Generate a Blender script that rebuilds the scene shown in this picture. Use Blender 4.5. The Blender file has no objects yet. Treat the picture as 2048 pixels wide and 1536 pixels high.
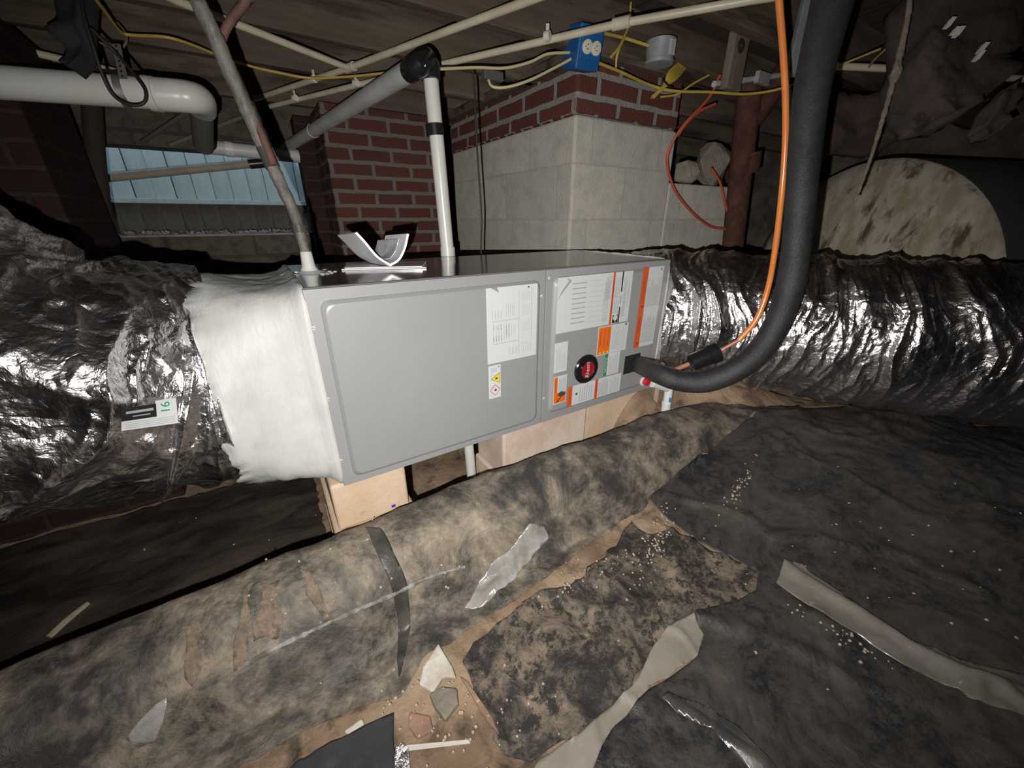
import bpy, math, random
import numpy as np
from mathutils import Vector, Matrix
random.seed(7)
C = bpy.context.scene
# ---------------------------------------------------------------- camera, sky, flash, exposure
W_, H_ = 2048, 1536
FPX = 765.0
YAW, PITCH = math.radians(57.8), math.radians(23.4)
Fw = Vector((math.cos(YAW)*math.cos(PITCH), math.sin(YAW)*math.cos(PITCH), -math.sin(PITCH)))
Rt = Vector((math.sin(YAW), -math.cos(YAW), 0))
Up = Rt.cross(Fw)
camd = bpy.data.cameras.new('camera'); cam = bpy.data.objects.new('camera', camd)
C.collection.objects.link(cam); C.camera = cam
camd.sensor_width = 36; camd.lens = 36*FPX/W_; camd.clip_start = .01; camd.clip_end = 60
cam.matrix_world = Matrix((( Rt.x, Up.x, -Fw.x, 0), (Rt.y, Up.y, -Fw.y, 0), (Rt.z, Up.z, -Fw.z, 0), (0,0,0,1)))

C.view_settings.view_transform = 'Standard'; C.view_settings.look = 'None'
C.view_settings.gamma = 1; C.view_settings.use_curve_mapping = False
C.view_settings.exposure = 0.0

w = bpy.data.worlds.new('dusk_sky'); C.world = w; w.use_nodes = True
bg = w.node_tree.nodes['Background']; bg.inputs[0].default_value = (.62, .78, .95, 1); bg.inputs[1].default_value = 2.4

def flash(name, off, energy, angle, blend, aim, falloff='Linear'):
    l = bpy.data.lights.new(name, 'SPOT'); o = bpy.data.objects.new(name, l); C.collection.objects.link(o)
    l.energy = energy; l.spot_size = math.radians(angle); l.spot_blend = blend; l.shadow_soft_size = .004
    l.color = (1, .97, .93)
    o.location = Rt*off[0] + Up*off[1] + Fw*off[2]
    d = (Fw + Rt*aim[0] + Up*aim[1]).normalized()
    o.rotation_euler = d.to_track_quat('-Z', 'Y').to_euler()
    l.use_nodes = True; nt = l.node_tree
    em = [n for n in nt.nodes if n.type == 'EMISSION'][0]
    lf = nt.nodes.new('ShaderNodeLightFalloff'); lf.inputs['Strength'].default_value = 1; lf.inputs['Smooth'].default_value = .05
    nt.links.new(lf.outputs[falloff], em.inputs['Strength'])
    return o
flash('phone_flash', (-.045, -.056, 0), 70, 150, 1.0, (0.0, .02))

# ---------------------------------------------------------------- pixel helpers (photo 2048 x 1536)
def ray(px, py): return Fw + Rt*((px-1024)/FPX) + Up*((768-py)/FPX)
def at(px, py, d): return ray(px, py)*d
def pl(px, py, ax, v):
    r = ray(px, py); return r*(v/r[ax])

# ---------------------------------------------------------------- noise
def _h(ix, iy, s):
    v = (ix.astype(np.int64)*374761393 + iy.astype(np.int64)*668265263 + s*1274126177) & 0xffffffff
    v = ((v ^ (v >> 13))*1103515245) & 0xffffffff
    v = (v ^ (v >> 16))
    return (v & 0xffff)/65535.0
def vn(x, y, s=0, per=None):
    x = np.asarray(x, float); y = np.asarray(y, float)
    ix = np.floor(x); iy = np.floor(y); fx = x-ix; fy = y-iy
    fx = fx*fx*(3-2*fx); fy = fy*fy*(3-2*fy)
    y0 = iy; y1 = iy+1
    if per: y0 = np.mod(y0, per); y1 = np.mod(y1, per)
    a = _h(ix, y0, s); b = _h(ix+1, y0, s); c = _h(ix, y1, s); d = _h(ix+1, y1, s)
    return (a*(1-fx)+b*fx)*(1-fy) + (c*(1-fx)+d*fx)*fy
def fbm(x, y, s=0, o=4):
    r = 0; a = .5; t = 0
    for k in range(o):
        r = r + a*vn(np.asarray(x)*2**k, np.asarray(y)*2**k, s+k*17); t += a; a *= .5
    return r/t
def ridge(n): return 1-np.abs(2*n-1)
def ss(x, a, b):
    t = np.clip((np.asarray(x, float)-a)/(b-a), 0, 1); return t*t*(3-2*t)

# ---------------------------------------------------------------- materials
MATS = {}
def mat(name, c, c2=None, sc=6, rough=.6, metal=0, bump=0, bsc=60, lo=.4, hi=.6, c3=None, stretch=None, rough2=None, det=6,
        coat=0, spec=None, trans=0, dist=0, bdist=.01, voro=0, sc3=30, lo3=.6, hi3=.66, nr=.62):
    if name in MATS: return MATS[name]
    m = bpy.data.materials.new(name); m.use_nodes = True; nt = m.node_tree; N = nt.nodes; L = nt.links
    b = N['Principled BSDF']; b.inputs['Base Color'].default_value = (*c, 1)
    b.inputs['Roughness'].default_value = rough; b.inputs['Metallic'].default_value = metal
    if coat: b.inputs['Coat Weight'].default_value = coat; b.inputs['Coat Roughness'].default_value = .12
    if spec is not None: b.inputs['Specular IOR Level'].default_value = spec
    if trans: b.inputs['Transmission Weight'].default_value = trans
    tc = N.new('ShaderNodeTexCoord'); src = tc.outputs['Object']
    if stretch:
        mp = N.new('ShaderNodeMapping'); mp.inputs['Scale'].default_value = stretch
        L.new(src, mp.inputs['Vector']); src = mp.outputs[0]
    def noise(s, d, ds=0):
        n = N.new('ShaderNodeTexNoise'); n.inputs['Scale'].default_value = s; n.inputs['Detail'].default_value = d
        n.inputs['Roughness'].default_value = nr; n.inputs['Distortion'].default_value = ds
        L.new(src, n.inputs['Vector']); return n
    def ramp(out, a, bb):
        r = N.new('ShaderNodeMapRange'); r.inputs['From Min'].default_value = a; r.inputs['From Max'].default_value = bb
        L.new(out, r.inputs['Value']); return r.outputs[0]
    if c2:
        n = noise(sc, det, dist); f = ramp(n.outputs['Fac'], lo, hi)
        mx = N.new('ShaderNodeMix'); mx.data_type = 'RGBA'; L.new(f, mx.inputs['Factor'])
        mx.inputs[6].default_value = (*c, 1); mx.inputs[7].default_value = (*c2, 1); col = mx.outputs[2]
        if rough2 is not None:
            mr = N.new('ShaderNodeMix'); L.new(f, mr.inputs['Factor']); mr.inputs[2].default_value = rough; mr.inputs[3].default_value = rough2
            L.new(mr.outputs[0], b.inputs['Roughness'])
        if c3:
            n3 = noise(sc3, 5, .3); f3 = ramp(n3.outputs['Fac'], lo3, hi3)
            m3 = N.new('ShaderNodeMix'); m3.data_type = 'RGBA'; L.new(f3, m3.inputs['Factor'])
            L.new(col, m3.inputs[6]); m3.inputs[7].default_value = (*c3, 1); col = m3.outputs[2]
        L.new(col, b.inputs['Base Color'])
    if bump:
        n = noise(bsc, 5, .4); bp = N.new('ShaderNodeBump'); bp.inputs['Strength'].default_value = bump; bp.inputs['Distance'].default_value = bdist
        h = n.outputs['Fac']
        if voro:
            v = N.new('ShaderNodeTexVoronoi'); v.inputs['Scale'].default_value = voro; v.feature = 'DISTANCE_TO_EDGE'
            w2 = noise(12, 3); ad = N.new('ShaderNodeMixRGB'); ad.blend_type = 'ADD'; ad.inputs[0].default_value = .12
            L.new(src, ad.inputs[1]); L.new(w2.outputs['Color'], ad.inputs[2]); L.new(ad.outputs[0], v.inputs['Vector'])
            ma = N.new('ShaderNodeMath'); ma.operation = 'ADD'; L.new(h, ma.inputs[0]); L.new(v.outputs['Distance'], ma.inputs[1]); h = ma.outputs[0]
        L.new(h, bp.inputs['Height']); L.new(bp.outputs[0], b.inputs['Normal'])
    MATS[name] = m; return m
def brick_mat(name, c1, c2, mortar, bw, bh, ms=.012, dirt=(.05,.04,.035), bias=0, off=.5, contrast=1, bstr=.6, dlo=.5, dhi=.75):
    m = bpy.data.materials.new(name); m.use_nodes = True; nt = m.node_tree; N = nt.nodes; L = nt.links
    b = N['Principled BSDF']; b.inputs['Roughness'].default_value = .9; b.inputs['Specular IOR Level'].default_value = .2
    uv = N.new('ShaderNodeUVMap'); uv.uv_map = 'UVMap'
    nz = N.new('ShaderNodeTexNoise'); nz.inputs['Scale'].default_value = 14; L.new(uv.outputs[0], nz.inputs['Vector'])
    ad = N.new('ShaderNodeMixRGB'); ad.blend_type = 'ADD'; ad.inputs[0].default_value = .012
    L.new(uv.outputs[0], ad.inputs[1]); L.new(nz.outputs['Color'], ad.inputs[2])
    br = N.new('ShaderNodeTexBrick'); br.offset = off; L.new(ad.outputs[0], br.inputs['Vector'])
    br.inputs['Scale'].default_value = 1; br.inputs['Brick Width'].default_value = bw; br.inputs['Row Height'].default_value = bh
    br.inputs['Mortar Size'].default_value = ms; br.inputs['Mortar Smooth'].default_value = .25; br.inputs['Bias'].default_value = bias
    br.inputs['Color1'].default_value = (*c1, 1); br.inputs['Color2'].default_value = (*c2, 1); br.inputs['Mortar'].default_value = (*mortar, 1)
    n2 = N.new('ShaderNodeTexNoise'); n2.inputs['Scale'].default_value = 9; n2.inputs['Detail'].default_value = 8; n2.inputs['Roughness'].default_value = .7
    L.new(uv.outputs[0], n2.inputs['Vector'])
    r = N.new('ShaderNodeMapRange'); r.inputs['From Min'].default_value = dlo; r.inputs['From Max'].default_value = dhi; L.new(n2.outputs['Fac'], r.inputs['Value'])
    mx = N.new('ShaderNodeMix'); mx.data_type = 'RGBA'; L.new(r.outputs[0], mx.inputs['Factor']); L.new(br.outputs['Color'], mx.inputs[6]); mx.inputs[7].default_value = (*dirt, 1)
    L.new(mx.outputs[2], b.inputs['Base Color'])
    n3 = N.new('ShaderNodeTexNoise'); n3.inputs['Scale'].default_value = 70; n3.inputs['Detail'].default_value = 5; L.new(uv.outputs[0], n3.inputs['Vector'])
    mm = N.new('ShaderNodeMath'); mm.operation = 'MULTIPLY_ADD'; mm.inputs[1].default_value = -1.0; L.new(br.outputs['Fac'], mm.inputs[0]); L.new(n3.outputs['Fac'], mm.inputs[2])
    bp = N.new('ShaderNodeBump'); bp.inputs['Strength'].default_value = bstr; bp.inputs['Distance'].default_value = .01
    L.new(mm.outputs[0], bp.inputs['Height']); L.new(bp.outputs[0], b.inputs['Normal'])
    MATS[name] = m; return m

# ---------------------------------------------------------------- mesh builder
class MB:
    def __init__(s): s.v = []; s.f = []; s.mi = []; s.m = 0
    def add(s, vs, fs):
        n = len(s.v); s.v += [tuple(p) for p in vs]; s.f += [tuple(i+n for i in f) for f in fs]; s.mi += [s.m]*len(fs); return s
    def box(s, x0, x1, y0, y1, z0, z1):
        return s.add([(x0,y0,z0),(x1,y0,z0),(x1,y1,z0),(x0,y1,z0),(x0,y0,z1),(x1,y0,z1),(x1,y1,z1),(x0,y1,z1)],
                     [(0,3,2,1),(4,5,6,7),(0,1,5,4),(1,2,6,5),(2,3,7,6),(3,0,4,7)])
    def obox(s, c, ux, uy, uz, a, b, d):         # oriented box, half sizes a b d
        c = Vector(c); P = [c+ux*i*a+uy*j*b+uz*k*d for k in (-1,1) for i, j in ((-1,-1),(1,-1),(1,1),(-1,1))]
        return s.add(P, [(0,3,2,1),(4,5,6,7),(0,1,5,4),(1,2,6,5),(2,3,7,6),(3,0,4,7)])
    def tube(s, pts, r, n=14, sub=6, caps=True, sm=True, squash=1, wob=0):
        P = spline(pts, sub) if sm and len(pts) > 2 else [Vector(p) for p in pts]
        R = r if not isinstance(r, (list, tuple)) else None
        m = len(P); T = []
        for i in range(m):
            t = (P[min(i+1, m-1)]-P[max(i-1, 0)]); T.append(t.normalized())
        up = Vector((0,0,1)) if abs(T[0].z) < .9 else Vector((1,0,0))
        a = T[0].cross(up).normalized(); rings = []
        for i in range(m):
            a = (a - T[i]*a.dot(T[i])).normalized(); b = T[i].cross(a)
            if R is not None: rr = R
            else:
                q = i/(m-1)*(len(r)-1); k = min(int(q), len(r)-2); rr = r[k]+(r[k+1]-r[k])*(q-k)
            if wob: rr *= 1+wob*(random.random()-.5)
            rings.append([P[i]+(a*math.cos(2*math.pi*j/n)+b*math.sin(2*math.pi*j/n)*squash)*rr for j in range(n)])
        vs = [p for g in rings for p in g]
        fs = [(i*n+j, (i+1)*n+j, (i+1)*n+(j+1)%n, i*n+(j+1)%n) for i in range(m-1) for j in range(n)]
        if caps: fs += [tuple(range(n)), tuple(reversed(range((m-1)*n, m*n)))]
        return s.add(vs, fs)
    def lathe(s, o, ax, prof, n=32):             # prof = (along, radius)
        ax = ax.normalized(); u = ax.orthogonal().normalized(); v = ax.cross(u); o = Vector(o); k = len(prof)
        vs = [o+ax*h+(u*math.cos(2*math.pi*j/n)+v*math.sin(2*math.pi*j/n))*r for h, r in prof for j in range(n)]
        fs = [(i*n+j, i*n+(j+1)%n, (i+1)*n+(j+1)%n, (i+1)*n+j) for i in range(k-1) for j in range(n)]
        fs += [tuple(reversed(range(n))), tuple(range((k-1)*n, k*n))]
        return s.add(vs, fs)
    def poly(s, pts, n, t):                      # flat polygon (3-D points) with thickness t along n
        n = Vector(n); k = len(pts); P = [Vector(p) for p in pts]
        return s.add(P+[p+n*t for p in P], [tuple(range(k, 2*k)), tuple(reversed(range(k)))]+[(i, (i+1)%k, k+(i+1)%k, k+i) for i in range(k)])
    def build(s, name, mats, parent=None, smooth=False, bevel=0, seg=2, uv=False, origin=None, angle=40):
        me = bpy.data.meshes.new(name)
        P = np.array(s.v, float)
        if origin is None: o = Vector(((P[:,0].min()+P[:,0].max())/2, (P[:,1].min()+P[:,1].max())/2, P[:,2].min()))
        else: o = Vector(origin)
        me.from_pydata([tuple(Vector(p)-o) for p in s.v], [], s.f)
        if not isinstance(mats, (list, tuple)): mats = [mats]
        for m in mats: me.materials.append(m)
        me.polygons.foreach_set('material_index', s.mi)
        if uv:
            ul = me.uv_layers.new(name='UVMap')
            for p in me.polygons:
                n = p.normal
                for li in p.loop_indices:
                    c = me.vertices[me.loops[li].vertex_index].co + o
                    if abs(n.z) > .7: ul.data[li].uv = (c.x, c.y)
                    else:
                        h = Vector((-n.y, n.x)).normalized(); ul.data[li].uv = (c.x*h.x+c.y*h.y, c.z)
        ob = bpy.data.objects.new(name, me); C.collection.objects.link(ob)
        if parent: ob.parent = parent; ob.location = o - wloc(parent)
        else: ob.location = o
        if smooth:
            me.polygons.foreach_set('use_smooth', [True]*len(me.polygons))
            if angle: 
                md = None
                try: me.set_sharp_from_angle(angle=math.radians(angle))
                except Exception: pass
        if bevel:
            b = ob.modifiers.new('bevel', 'BEVEL'); b.width = bevel; b.segments = seg; b.limit_method = 'ANGLE'; b.angle_limit = math.radians(50)
        me.update(); return ob
def wloc(o):
    l = o.location.copy()
    while o.parent: o = o.parent; l += o.location
    return l
def spline(pts, sub=6):
    P = [Vector(p) for p in pts]; P = [P[0]*2-P[1]] + P + [P[-1]*2-P[-2]]; out = []
    for i in range(1, len(P)-2):
        a, b, c, d = P[i-1:i+3]
        for k in range(sub):
            t = k/sub
            out.append(.5*((2*b)+(c-a)*t+(2*a-5*b+4*c-d)*t*t+(3*b-a-3*c+d)*t**3))
    out.append(P[-2]); return out
def tag(o, label=None, cat=None, group=None, kind=None):
    if label: o['label'] = label
    if cat: o['category'] = cat
    if group: o['group'] = group
    if kind: o['kind'] = kind
    return o
def thing(name, loc, label, cat, group=None):
    o = bpy.data.objects.new(name, None); o.empty_display_size = .05; C.collection.objects.link(o); o.location = loc
    return tag(o, label, cat, group)
def struct(name, mb, m, **k): return tag(mb.build(name, m, **k), kind='structure')
def text_mesh(body, size):
    cu = bpy.data.curves.new('t', 'FONT'); cu.body = body; cu.size = size; cu.align_x = 'CENTER'; cu.align_y = 'CENTER'; cu.resolution_u = 3
    ob = bpy.data.objects.new('t', cu); C.collection.objects.link(ob)
    me = ob.evaluated_get(bpy.context.evaluated_depsgraph_get()).to_mesh()
    vs = [v.co.copy() for v in me.vertices]; fs = [tuple(p.vertices) for p in me.polygons]
    bpy.data.objects.remove(ob); bpy.data.curves.remove(cu)
    return vs, fs
def text(mb, body, size, o, u, v, shear=0, sx=1):
    vs, fs = text_mesh(body, size); o = Vector(o)
    return mb.add([o+u*(p.x*sx+p.y*shear)+v*p.y for p in vs], fs)

X_, Y_, Z_ = Vector((1,0,0)), Vector((0,1,0)), Vector((0,0,1))
# ---------------------------------------------------------------- ground shape
def gh(x, y):
    x = np.asarray(x, float); y = np.asarray(y, float)
    front = -.95 + .15*ss(x, .8, 2.0) + .035*(fbm(x*3, y*3, 3)-.5) + .03*ss(x, -.1, -1.2)
    back = -1.34 + .61*ss(x, .90, 1.35) - .10*ss(x, 1.7, 2.2) + .04*(fbm(x*6, y*6, 9)-.5)
    yb = .93 - .25*ss(x, 1.5, 2.0) - .65*ss(x, 2.0, 2.6)
    t = ss(y-yb, -.02, .12); base = front*(1-t) + back*t
    yc = .855 + .035*(fbm(x*2.2, 0*x, 21)-.5)*2
    cz = -.752 + .03*(fbm(x*5, 0*x, 5)-.5) - .02*ss(x, .2, -.6)
    d = y-yc; wd = np.where(d < 0, .17, .10)
    prof = cz - .05*(d/wd)**2 - .10*(d/wd)**4
    k = .035; fade = ss(x, 2.1, 1.3)
    prof = prof - (1-fade)*.12
    h = np.clip(.5+.5*(prof-base)/k, 0, 1)
    z = base*(1-h)+prof*h + k*h*(1-h)
    fz = ss(y-yb, .05, -.08)
    fm = fz*(1-.75*ss(y-yc, -.22, -.10)*(1-ss(x, 1.4, 1.8)))
    wr = ridge(fbm(x*2.6+y*1.6, y*2.3-x*1.1, 33, 3)); z = z + fm*.012*(ss(wr, .9, 1.0))
    wr2 = ridge(fbm(x*5-y*4, y*4+x*5, 44, 3)); z = z + fm*.006*(ss(wr2, .9, 1.0)) + fz*.010*(fbm(x*6, y*6, 61, 2)-.5)
    return z + .006*(fbm(x*22, y*22, 55, 3)-.5)
def gz(x, y): return float(gh(np.array([x]), np.array([y]))[0])
_T = np.arange(.25, 5.5, .004)
def gpt(px, py):
    r = ray(px, py); h = gh(r.x*_T, r.y*_T); k = np.nonzero(r.z*_T <= h)[0]
    return r*float(_T[k[0]] if len(k) else _T[-1])
def build_grid(name, xs, ys, zf, m, parent=None, smooth=True):
    X, Y = np.meshgrid(xs, ys); Z = zf(X, Y); nx, ny = len(xs), len(ys)
    me = bpy.data.meshes.new(name); v = np.stack([X.ravel(), Y.ravel(), Z.ravel()], 1)
    f = [(j*nx+i, j*nx+i+1, (j+1)*nx+i+1, (j+1)*nx+i) for j in range(ny-1) for i in range(nx-1)]
    me.from_pydata(v.tolist(), [], f); me.materials.append(m); me.polygons.foreach_set('use_smooth', [smooth]*len(f))
    o = bpy.data.objects.new(name, me); C.collection.objects.link(o); return o
def inpoly(x, y, P):
    c = np.zeros(x.shape, bool); n = len(P)
    for i in range(n):
        x1, y1 = P[i]; x2, y2 = P[(i+1) % n]
        if y1 == y2: continue
        k = ((y1 > y) != (y2 > y)) & (x < (x2-x1)*(y-y1)/(y2-y1)+x1); c ^= k
    return c
def jag(P, amp, step, seed=0):
    rnd = random.Random(seed); out = []
    for i in range(len(P)):
        a = Vector(P[i]); b = Vector(P[(i+1) % len(P)]); L = (b-a).length; n = max(1, int(L/step)); nr = Vector((-(b-a).y, (b-a).x)).normalized()
        for k in range(n):
            p = a.lerp(b, k/n); 
            if k: p = p + nr*rnd.uniform(-amp, amp)
            out.append((p.x, p.y))
    return out
def drape(name, poly, lift, m, step=.01, parent=None, extra=None, th=.0015, jamp=.006, jstep=.03, seed=1):
    P = jag([(p[0], p[1]) for p in poly], jamp, jstep, seed); A = np.array(P)
    xs = np.arange(A[:,0].min()-step, A[:,0].max()+2*step, step); ys = np.arange(A[:,1].min()-step, A[:,1].max()+2*step, step)
    X, Y = np.meshgrid(xs, ys); I = inpoly(X, Y, P); nx = len(xs)
    q = I[:-1,:-1] | I[1:,:-1] | I[:-1,1:] | I[1:,1:]
    js, is_ = np.nonzero(q); used = np.zeros(X.size, bool)
    quads = np.stack([js*nx+is_, js*nx+is_+1, (js+1)*nx+is_+1, (js+1)*nx+is_], 1); used[quads.ravel()] = True
    x = X.ravel().copy(); y = Y.ravel().copy(); out = used & ~I.ravel(); k = np.nonzero(out)[0]
    bx, by, bd = x[k].copy(), y[k].copy(), np.full(len(k), 1e9)
    for i in range(len(P)):
        a = np.array(P[i]); b = np.array(P[(i+1) % len(P)]); d = b-a; L = (d@d) or 1e-9
        t = np.clip(((x[k]-a[0])*d[0]+(y[k]-a[1])*d[1])/L, 0, 1); qx = a[0]+t*d[0]; qy = a[1]+t*d[1]
        dd = (qx-x[k])**2+(qy-y[k])**2; u = dd < bd; bx[u] = qx[u]; by[u] = qy[u]; bd[u] = dd[u]
    x[k] = bx; y[k] = by
    idx = -np.ones(X.size, int); ids = np.nonzero(used)[0]; idx[ids] = np.arange(len(ids))
    x = x[ids]; y = y[ids]; z = gh(x, y)+lift
    if extra is not None: z = z + extra(x, y)
    me = bpy.data.meshes.new(name); 
    o_ = Vector((float(x.mean()), float(y.mean()), float(z.min())))
    me.from_pydata(np.stack([x-o_.x, y-o_.y, z-o_.z], 1).tolist(), [], idx[quads].tolist()); me.materials.append(m)
    me.polygons.foreach_set('use_smooth', [True]*len(me.polygons)); me.validate()
    o = bpy.data.objects.new(name, me); C.collection.objects.link(o)
    if parent: o.parent = parent; o.location = o_-wloc(parent)
    else: o.location = o_
    s = o.modifiers.new('thick', 'SOLIDIFY'); s.thickness = th; s.offset = -1
    return o

# ================================================================ SETTING
DIRT = mat('clay_dirt', (.20,.135,.09), (.36,.26,.175), sc=5, rough=.95, bump=.6, bsc=50, c3=(.05,.04,.032), sc3=9, lo3=.55, hi3=.7, spec=.15)
xs = np.concatenate([np.arange(-3, -1.2, .08), np.arange(-1.2, 2.7, .015), np.arange(2.7, 5.2, .08)])
ys = np.concatenate([np.arange(-1.6, -.3, .08), np.arange(-.3, 1.7, .015), np.arange(1.7, 3.9, .06)])
tag(build_grid('floor', xs, ys, gh, DIRT), kind='structure')
WALLD = mat('dark_foundation', (.05,.042,.036), (.10,.085,.07), sc=4, rough=.95, bump=.5, bsc=30, spec=.1)
def wall(name, *b): return struct(name, MB().box(*b), WALLD)
wall('wall_left', -3.1, -2.95, -1.7, 3.7, -1.7, .95)
wall('wall_right', 5.1, 5.25, -1.7, 3.7, -1.7, .95)
wall('wall_front', -3.1, 5.25, -1.75, -1.6, -1.7, .95)
# back wall with the open crawlspace vent; block courses below the ledge
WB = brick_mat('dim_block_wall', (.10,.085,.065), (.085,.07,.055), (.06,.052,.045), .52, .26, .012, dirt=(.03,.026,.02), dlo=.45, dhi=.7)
ox0, ox1, oz0, oz1 = -.80, .47, -.105, .43
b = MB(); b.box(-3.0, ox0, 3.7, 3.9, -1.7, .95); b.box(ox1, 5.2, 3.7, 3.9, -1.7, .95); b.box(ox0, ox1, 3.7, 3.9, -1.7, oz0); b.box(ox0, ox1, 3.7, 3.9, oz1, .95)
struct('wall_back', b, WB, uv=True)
# ceiling: subfloor and joists
WOOD = mat('old_joist_wood', (.085,.062,.047), (.13,.10,.077), sc=3, rough=.9, bump=.35, bsc=25, stretch=(.35,3,3), c3=(.032,.024,.018), sc3=4, lo3=.50, hi3=.68, spec=.15)
SUB = mat('subfloor_boards', (.065,.049,.037), (.09,.07,.053), sc=3, rough=.9, bump=.3, bsc=20, stretch=(3,.4,1), c3=(.022,.017,.013), sc3=3, lo3=.5, hi3=.7, spec=.1)
struct('ceiling', MB().box(-3.1, 5.25, -1.75, 3.9, .86, .95), SUB)
def joist(y, z0=.66, z1=.86, t=.05, x0=-2.95, x1=5.1):
    return MB().box(x0, x1, y, y+t, z0, z1)
jl = ['nearest the camera, overhead', 'second from the camera overhead', 'running above the white condensate riser', 'running behind the black pipe elbow', 'running over the middle brick pillar', 'farthest seen, near the back wall']
for i, (y, z0) in enumerate([(.62,.66),(1.10,.66),(1.59,.66),(2.04,.655),(2.50,.66),(3.15,.65)]):
    o = joist(y, z0).build('floor_joist', WOOD, bevel=.004); o['kind'] = 'structure'
o = MB().box(1.37, 1.46, 1.66, 3.14, .655, .70).build('trim_1', WOOD, bevel=.004); o['kind'] = 'structure'
# outside: fence, soil strip
SOIL = mat('outside_soil', (.05,.04,.03), (.09,.07,.05), sc=8, rough=.95)
tag(MB().box(-4, 4, 3.9, 7, -.6, -.13).build('ground_outside', SOIL), kind='structure')
FEN = mat('blue_grey_fence_paint', (.24,.305,.31), (.29,.35,.355), sc=5, rough=.8, stretch=(4,1,.6))
FEND = mat('weathered_low_boards', (.05,.045,.035), (.08,.07,.055), sc=6, rough=.9)
fence = thing('wooden_fence', (-.3, 4.5, -.13), 'pale blue grey board fence seen outside through the crawlspace opening', 'fence')
xx = -1.9; k = 0
while xx < 1.2:
    wv = .128 + .006*random.random(); gp = random.choice((.003,.004,.006))
    b = MB().box(xx, xx+wv-gp, 4.5+.019*(k % 2), 4.518+.019*(k % 2), .13, 2.2); b.build('fence_board', FEN, fence, bevel=.003)
    b = MB().box(xx, xx+wv-gp, 4.49+.012*(k % 2), 4.501+.012*(k % 2), -.13, .12); b.build('lower_board', FEND, fence, bevel=.003)
    xx += wv; k += 1
tag(MB().box(-4, 4, 6.2, 6.9, -.13, 3.2).build('backdrop', mat('dark_backdrop', (.012,.016,.012), (.10,.12,.11), sc=14, rough=.95, lo=.5, hi=.75)), 'dark hedge added to darken the gaps of the fence', 'backdrop')  # added box that blocks the bright sky behind the board gaps
MB().box(-1.9, 1.2, 4.45, 4.50, .112, .150).build('bottom_rail', FEN, fence, bevel=.004)

# ================================================================ PILLARS
RED1, RED2 = (.088,.031,.023), (.060,.023,.018)
BR = brick_mat('red_brick', RED1, RED2, (.125,.108,.095), .262, .0865, .014, dirt=(.11,.07,.055), dlo=.58, dhi=.9)
BRN = brick_mat('red_brick_block_pier', (.125,.042,.030), (.090,.032,.024), (.24,.225,.215), .285, .0905, .015, dirt=(.08,.045,.036), dlo=.55, dhi=.85)
BRL = brick_mat('left_brick_falloff', (.030,.014,.011), (.024,.012,.010), (.036,.026,.021), .27, .088, .010, dirt=(.02,.016,.013), dlo=.5, dhi=.75)  # brick colour darkened to paint in the flash falloff toward the left
BLK = brick_mat('grey_block', (.50,.47,.41), (.43,.41,.36), (.40,.375,.32), .52, .262, .005, dirt=(.33,.32,.295), dlo=.45, dhi=.75, bstr=.3)
t = thing('brick_pillar', (.9, 3.2, -1.2), 'red brick pillar behind the white condensate riser, left of the block pier', 'pillar')
MB().box(.50, 1.30, 3.0, 3.45, -1.5, .655).build('pillar_shaft', BR, t, uv=True, bevel=.008)
t = thing('brick_pillar', (-1.0, 2.5, -1.2), 'red brick pillar at far left under the thick white drain pipe, darkened for flash falloff', 'pillar')
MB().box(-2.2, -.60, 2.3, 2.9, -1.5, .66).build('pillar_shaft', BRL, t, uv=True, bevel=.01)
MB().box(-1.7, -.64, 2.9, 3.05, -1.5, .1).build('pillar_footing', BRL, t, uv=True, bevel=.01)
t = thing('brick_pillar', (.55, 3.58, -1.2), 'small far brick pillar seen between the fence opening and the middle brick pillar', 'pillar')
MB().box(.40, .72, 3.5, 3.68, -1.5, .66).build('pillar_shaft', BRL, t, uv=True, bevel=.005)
t = thing('block_pier', (1.9, 2.4, -1.2), 'large grey concrete block pier topped with red brick courses', 'pillar')
b = MB(); b.box(1.434, 2.20, 1.70, 3.14, -1.5, .462)
b.box(2.20, 3.05, 1.70, 2.0, -1.5, .20)
b.build('block_base', BLK, t, uv=True, bevel=.012)
MB().box(1.428, 2.19, 1.694, 3.14, .462, .70).build('brick_courses', BRN, t, uv=True, bevel=.018, seg=3)
# broken chunks lying in the hollow to the right of the pier
CON = mat('pale_concrete', (.20,.175,.14), (.28,.25,.205), sc=9, rough=.95, bump=.6, bsc=40, spec=.1)
def rock(name, c, r, m, label, cat, seed=0, n=22, group=None, sq=(1,1,1), chunky=.35):
    rnd = random.Random(seed); import bmesh
    bm = bmesh.new()
    for i in range(n):
        v = Vector((rnd.gauss(0,1), rnd.gauss(0,1), rnd.gauss(0,1))).normalized()*(1-chunky*rnd.random())
        bm.verts.new((v.x*r*sq[0], v.y*r*sq[1], v.z*r*sq[2]))
    g = bmesh.ops.convex_hull(bm, input=bm.verts)
    for v in [v for v in bm.verts if not v.link_faces]: bm.verts.remove(v)
    me = bpy.data.meshes.new(name); bm.to_mesh(me); bm.free(); me.materials.append(m)
    o = bpy.data.objects.new(name, me); C.collection.objects.link(o); o.location = c
    bv = o.modifiers.new('bevel', 'BEVEL'); bv.width = r*.06; bv.segments = 1
    return tag(o, label, cat, group) if label else o
p = pl(1450, 290, 1, 1.80)
o = rock('concrete_chunk', Vector((p.x-.02, 1.84, .345)), .20, CON, None, None, 17, n=26, sq=(1.0,.6,.78), chunky=.18)
tag(o, 'squarish broken block chunk beside the rusty pipe, right of the pier hollow', 'rubble')
o = rock('concrete_chunk', Vector((pl(1385,305,1,1.8).x, 1.82, .275)), .135, CON, 'jagged broken mortar chunk in the hollow beside the block pier', 'rubble', 4, sq=(1.1,.6,.62))

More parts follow.
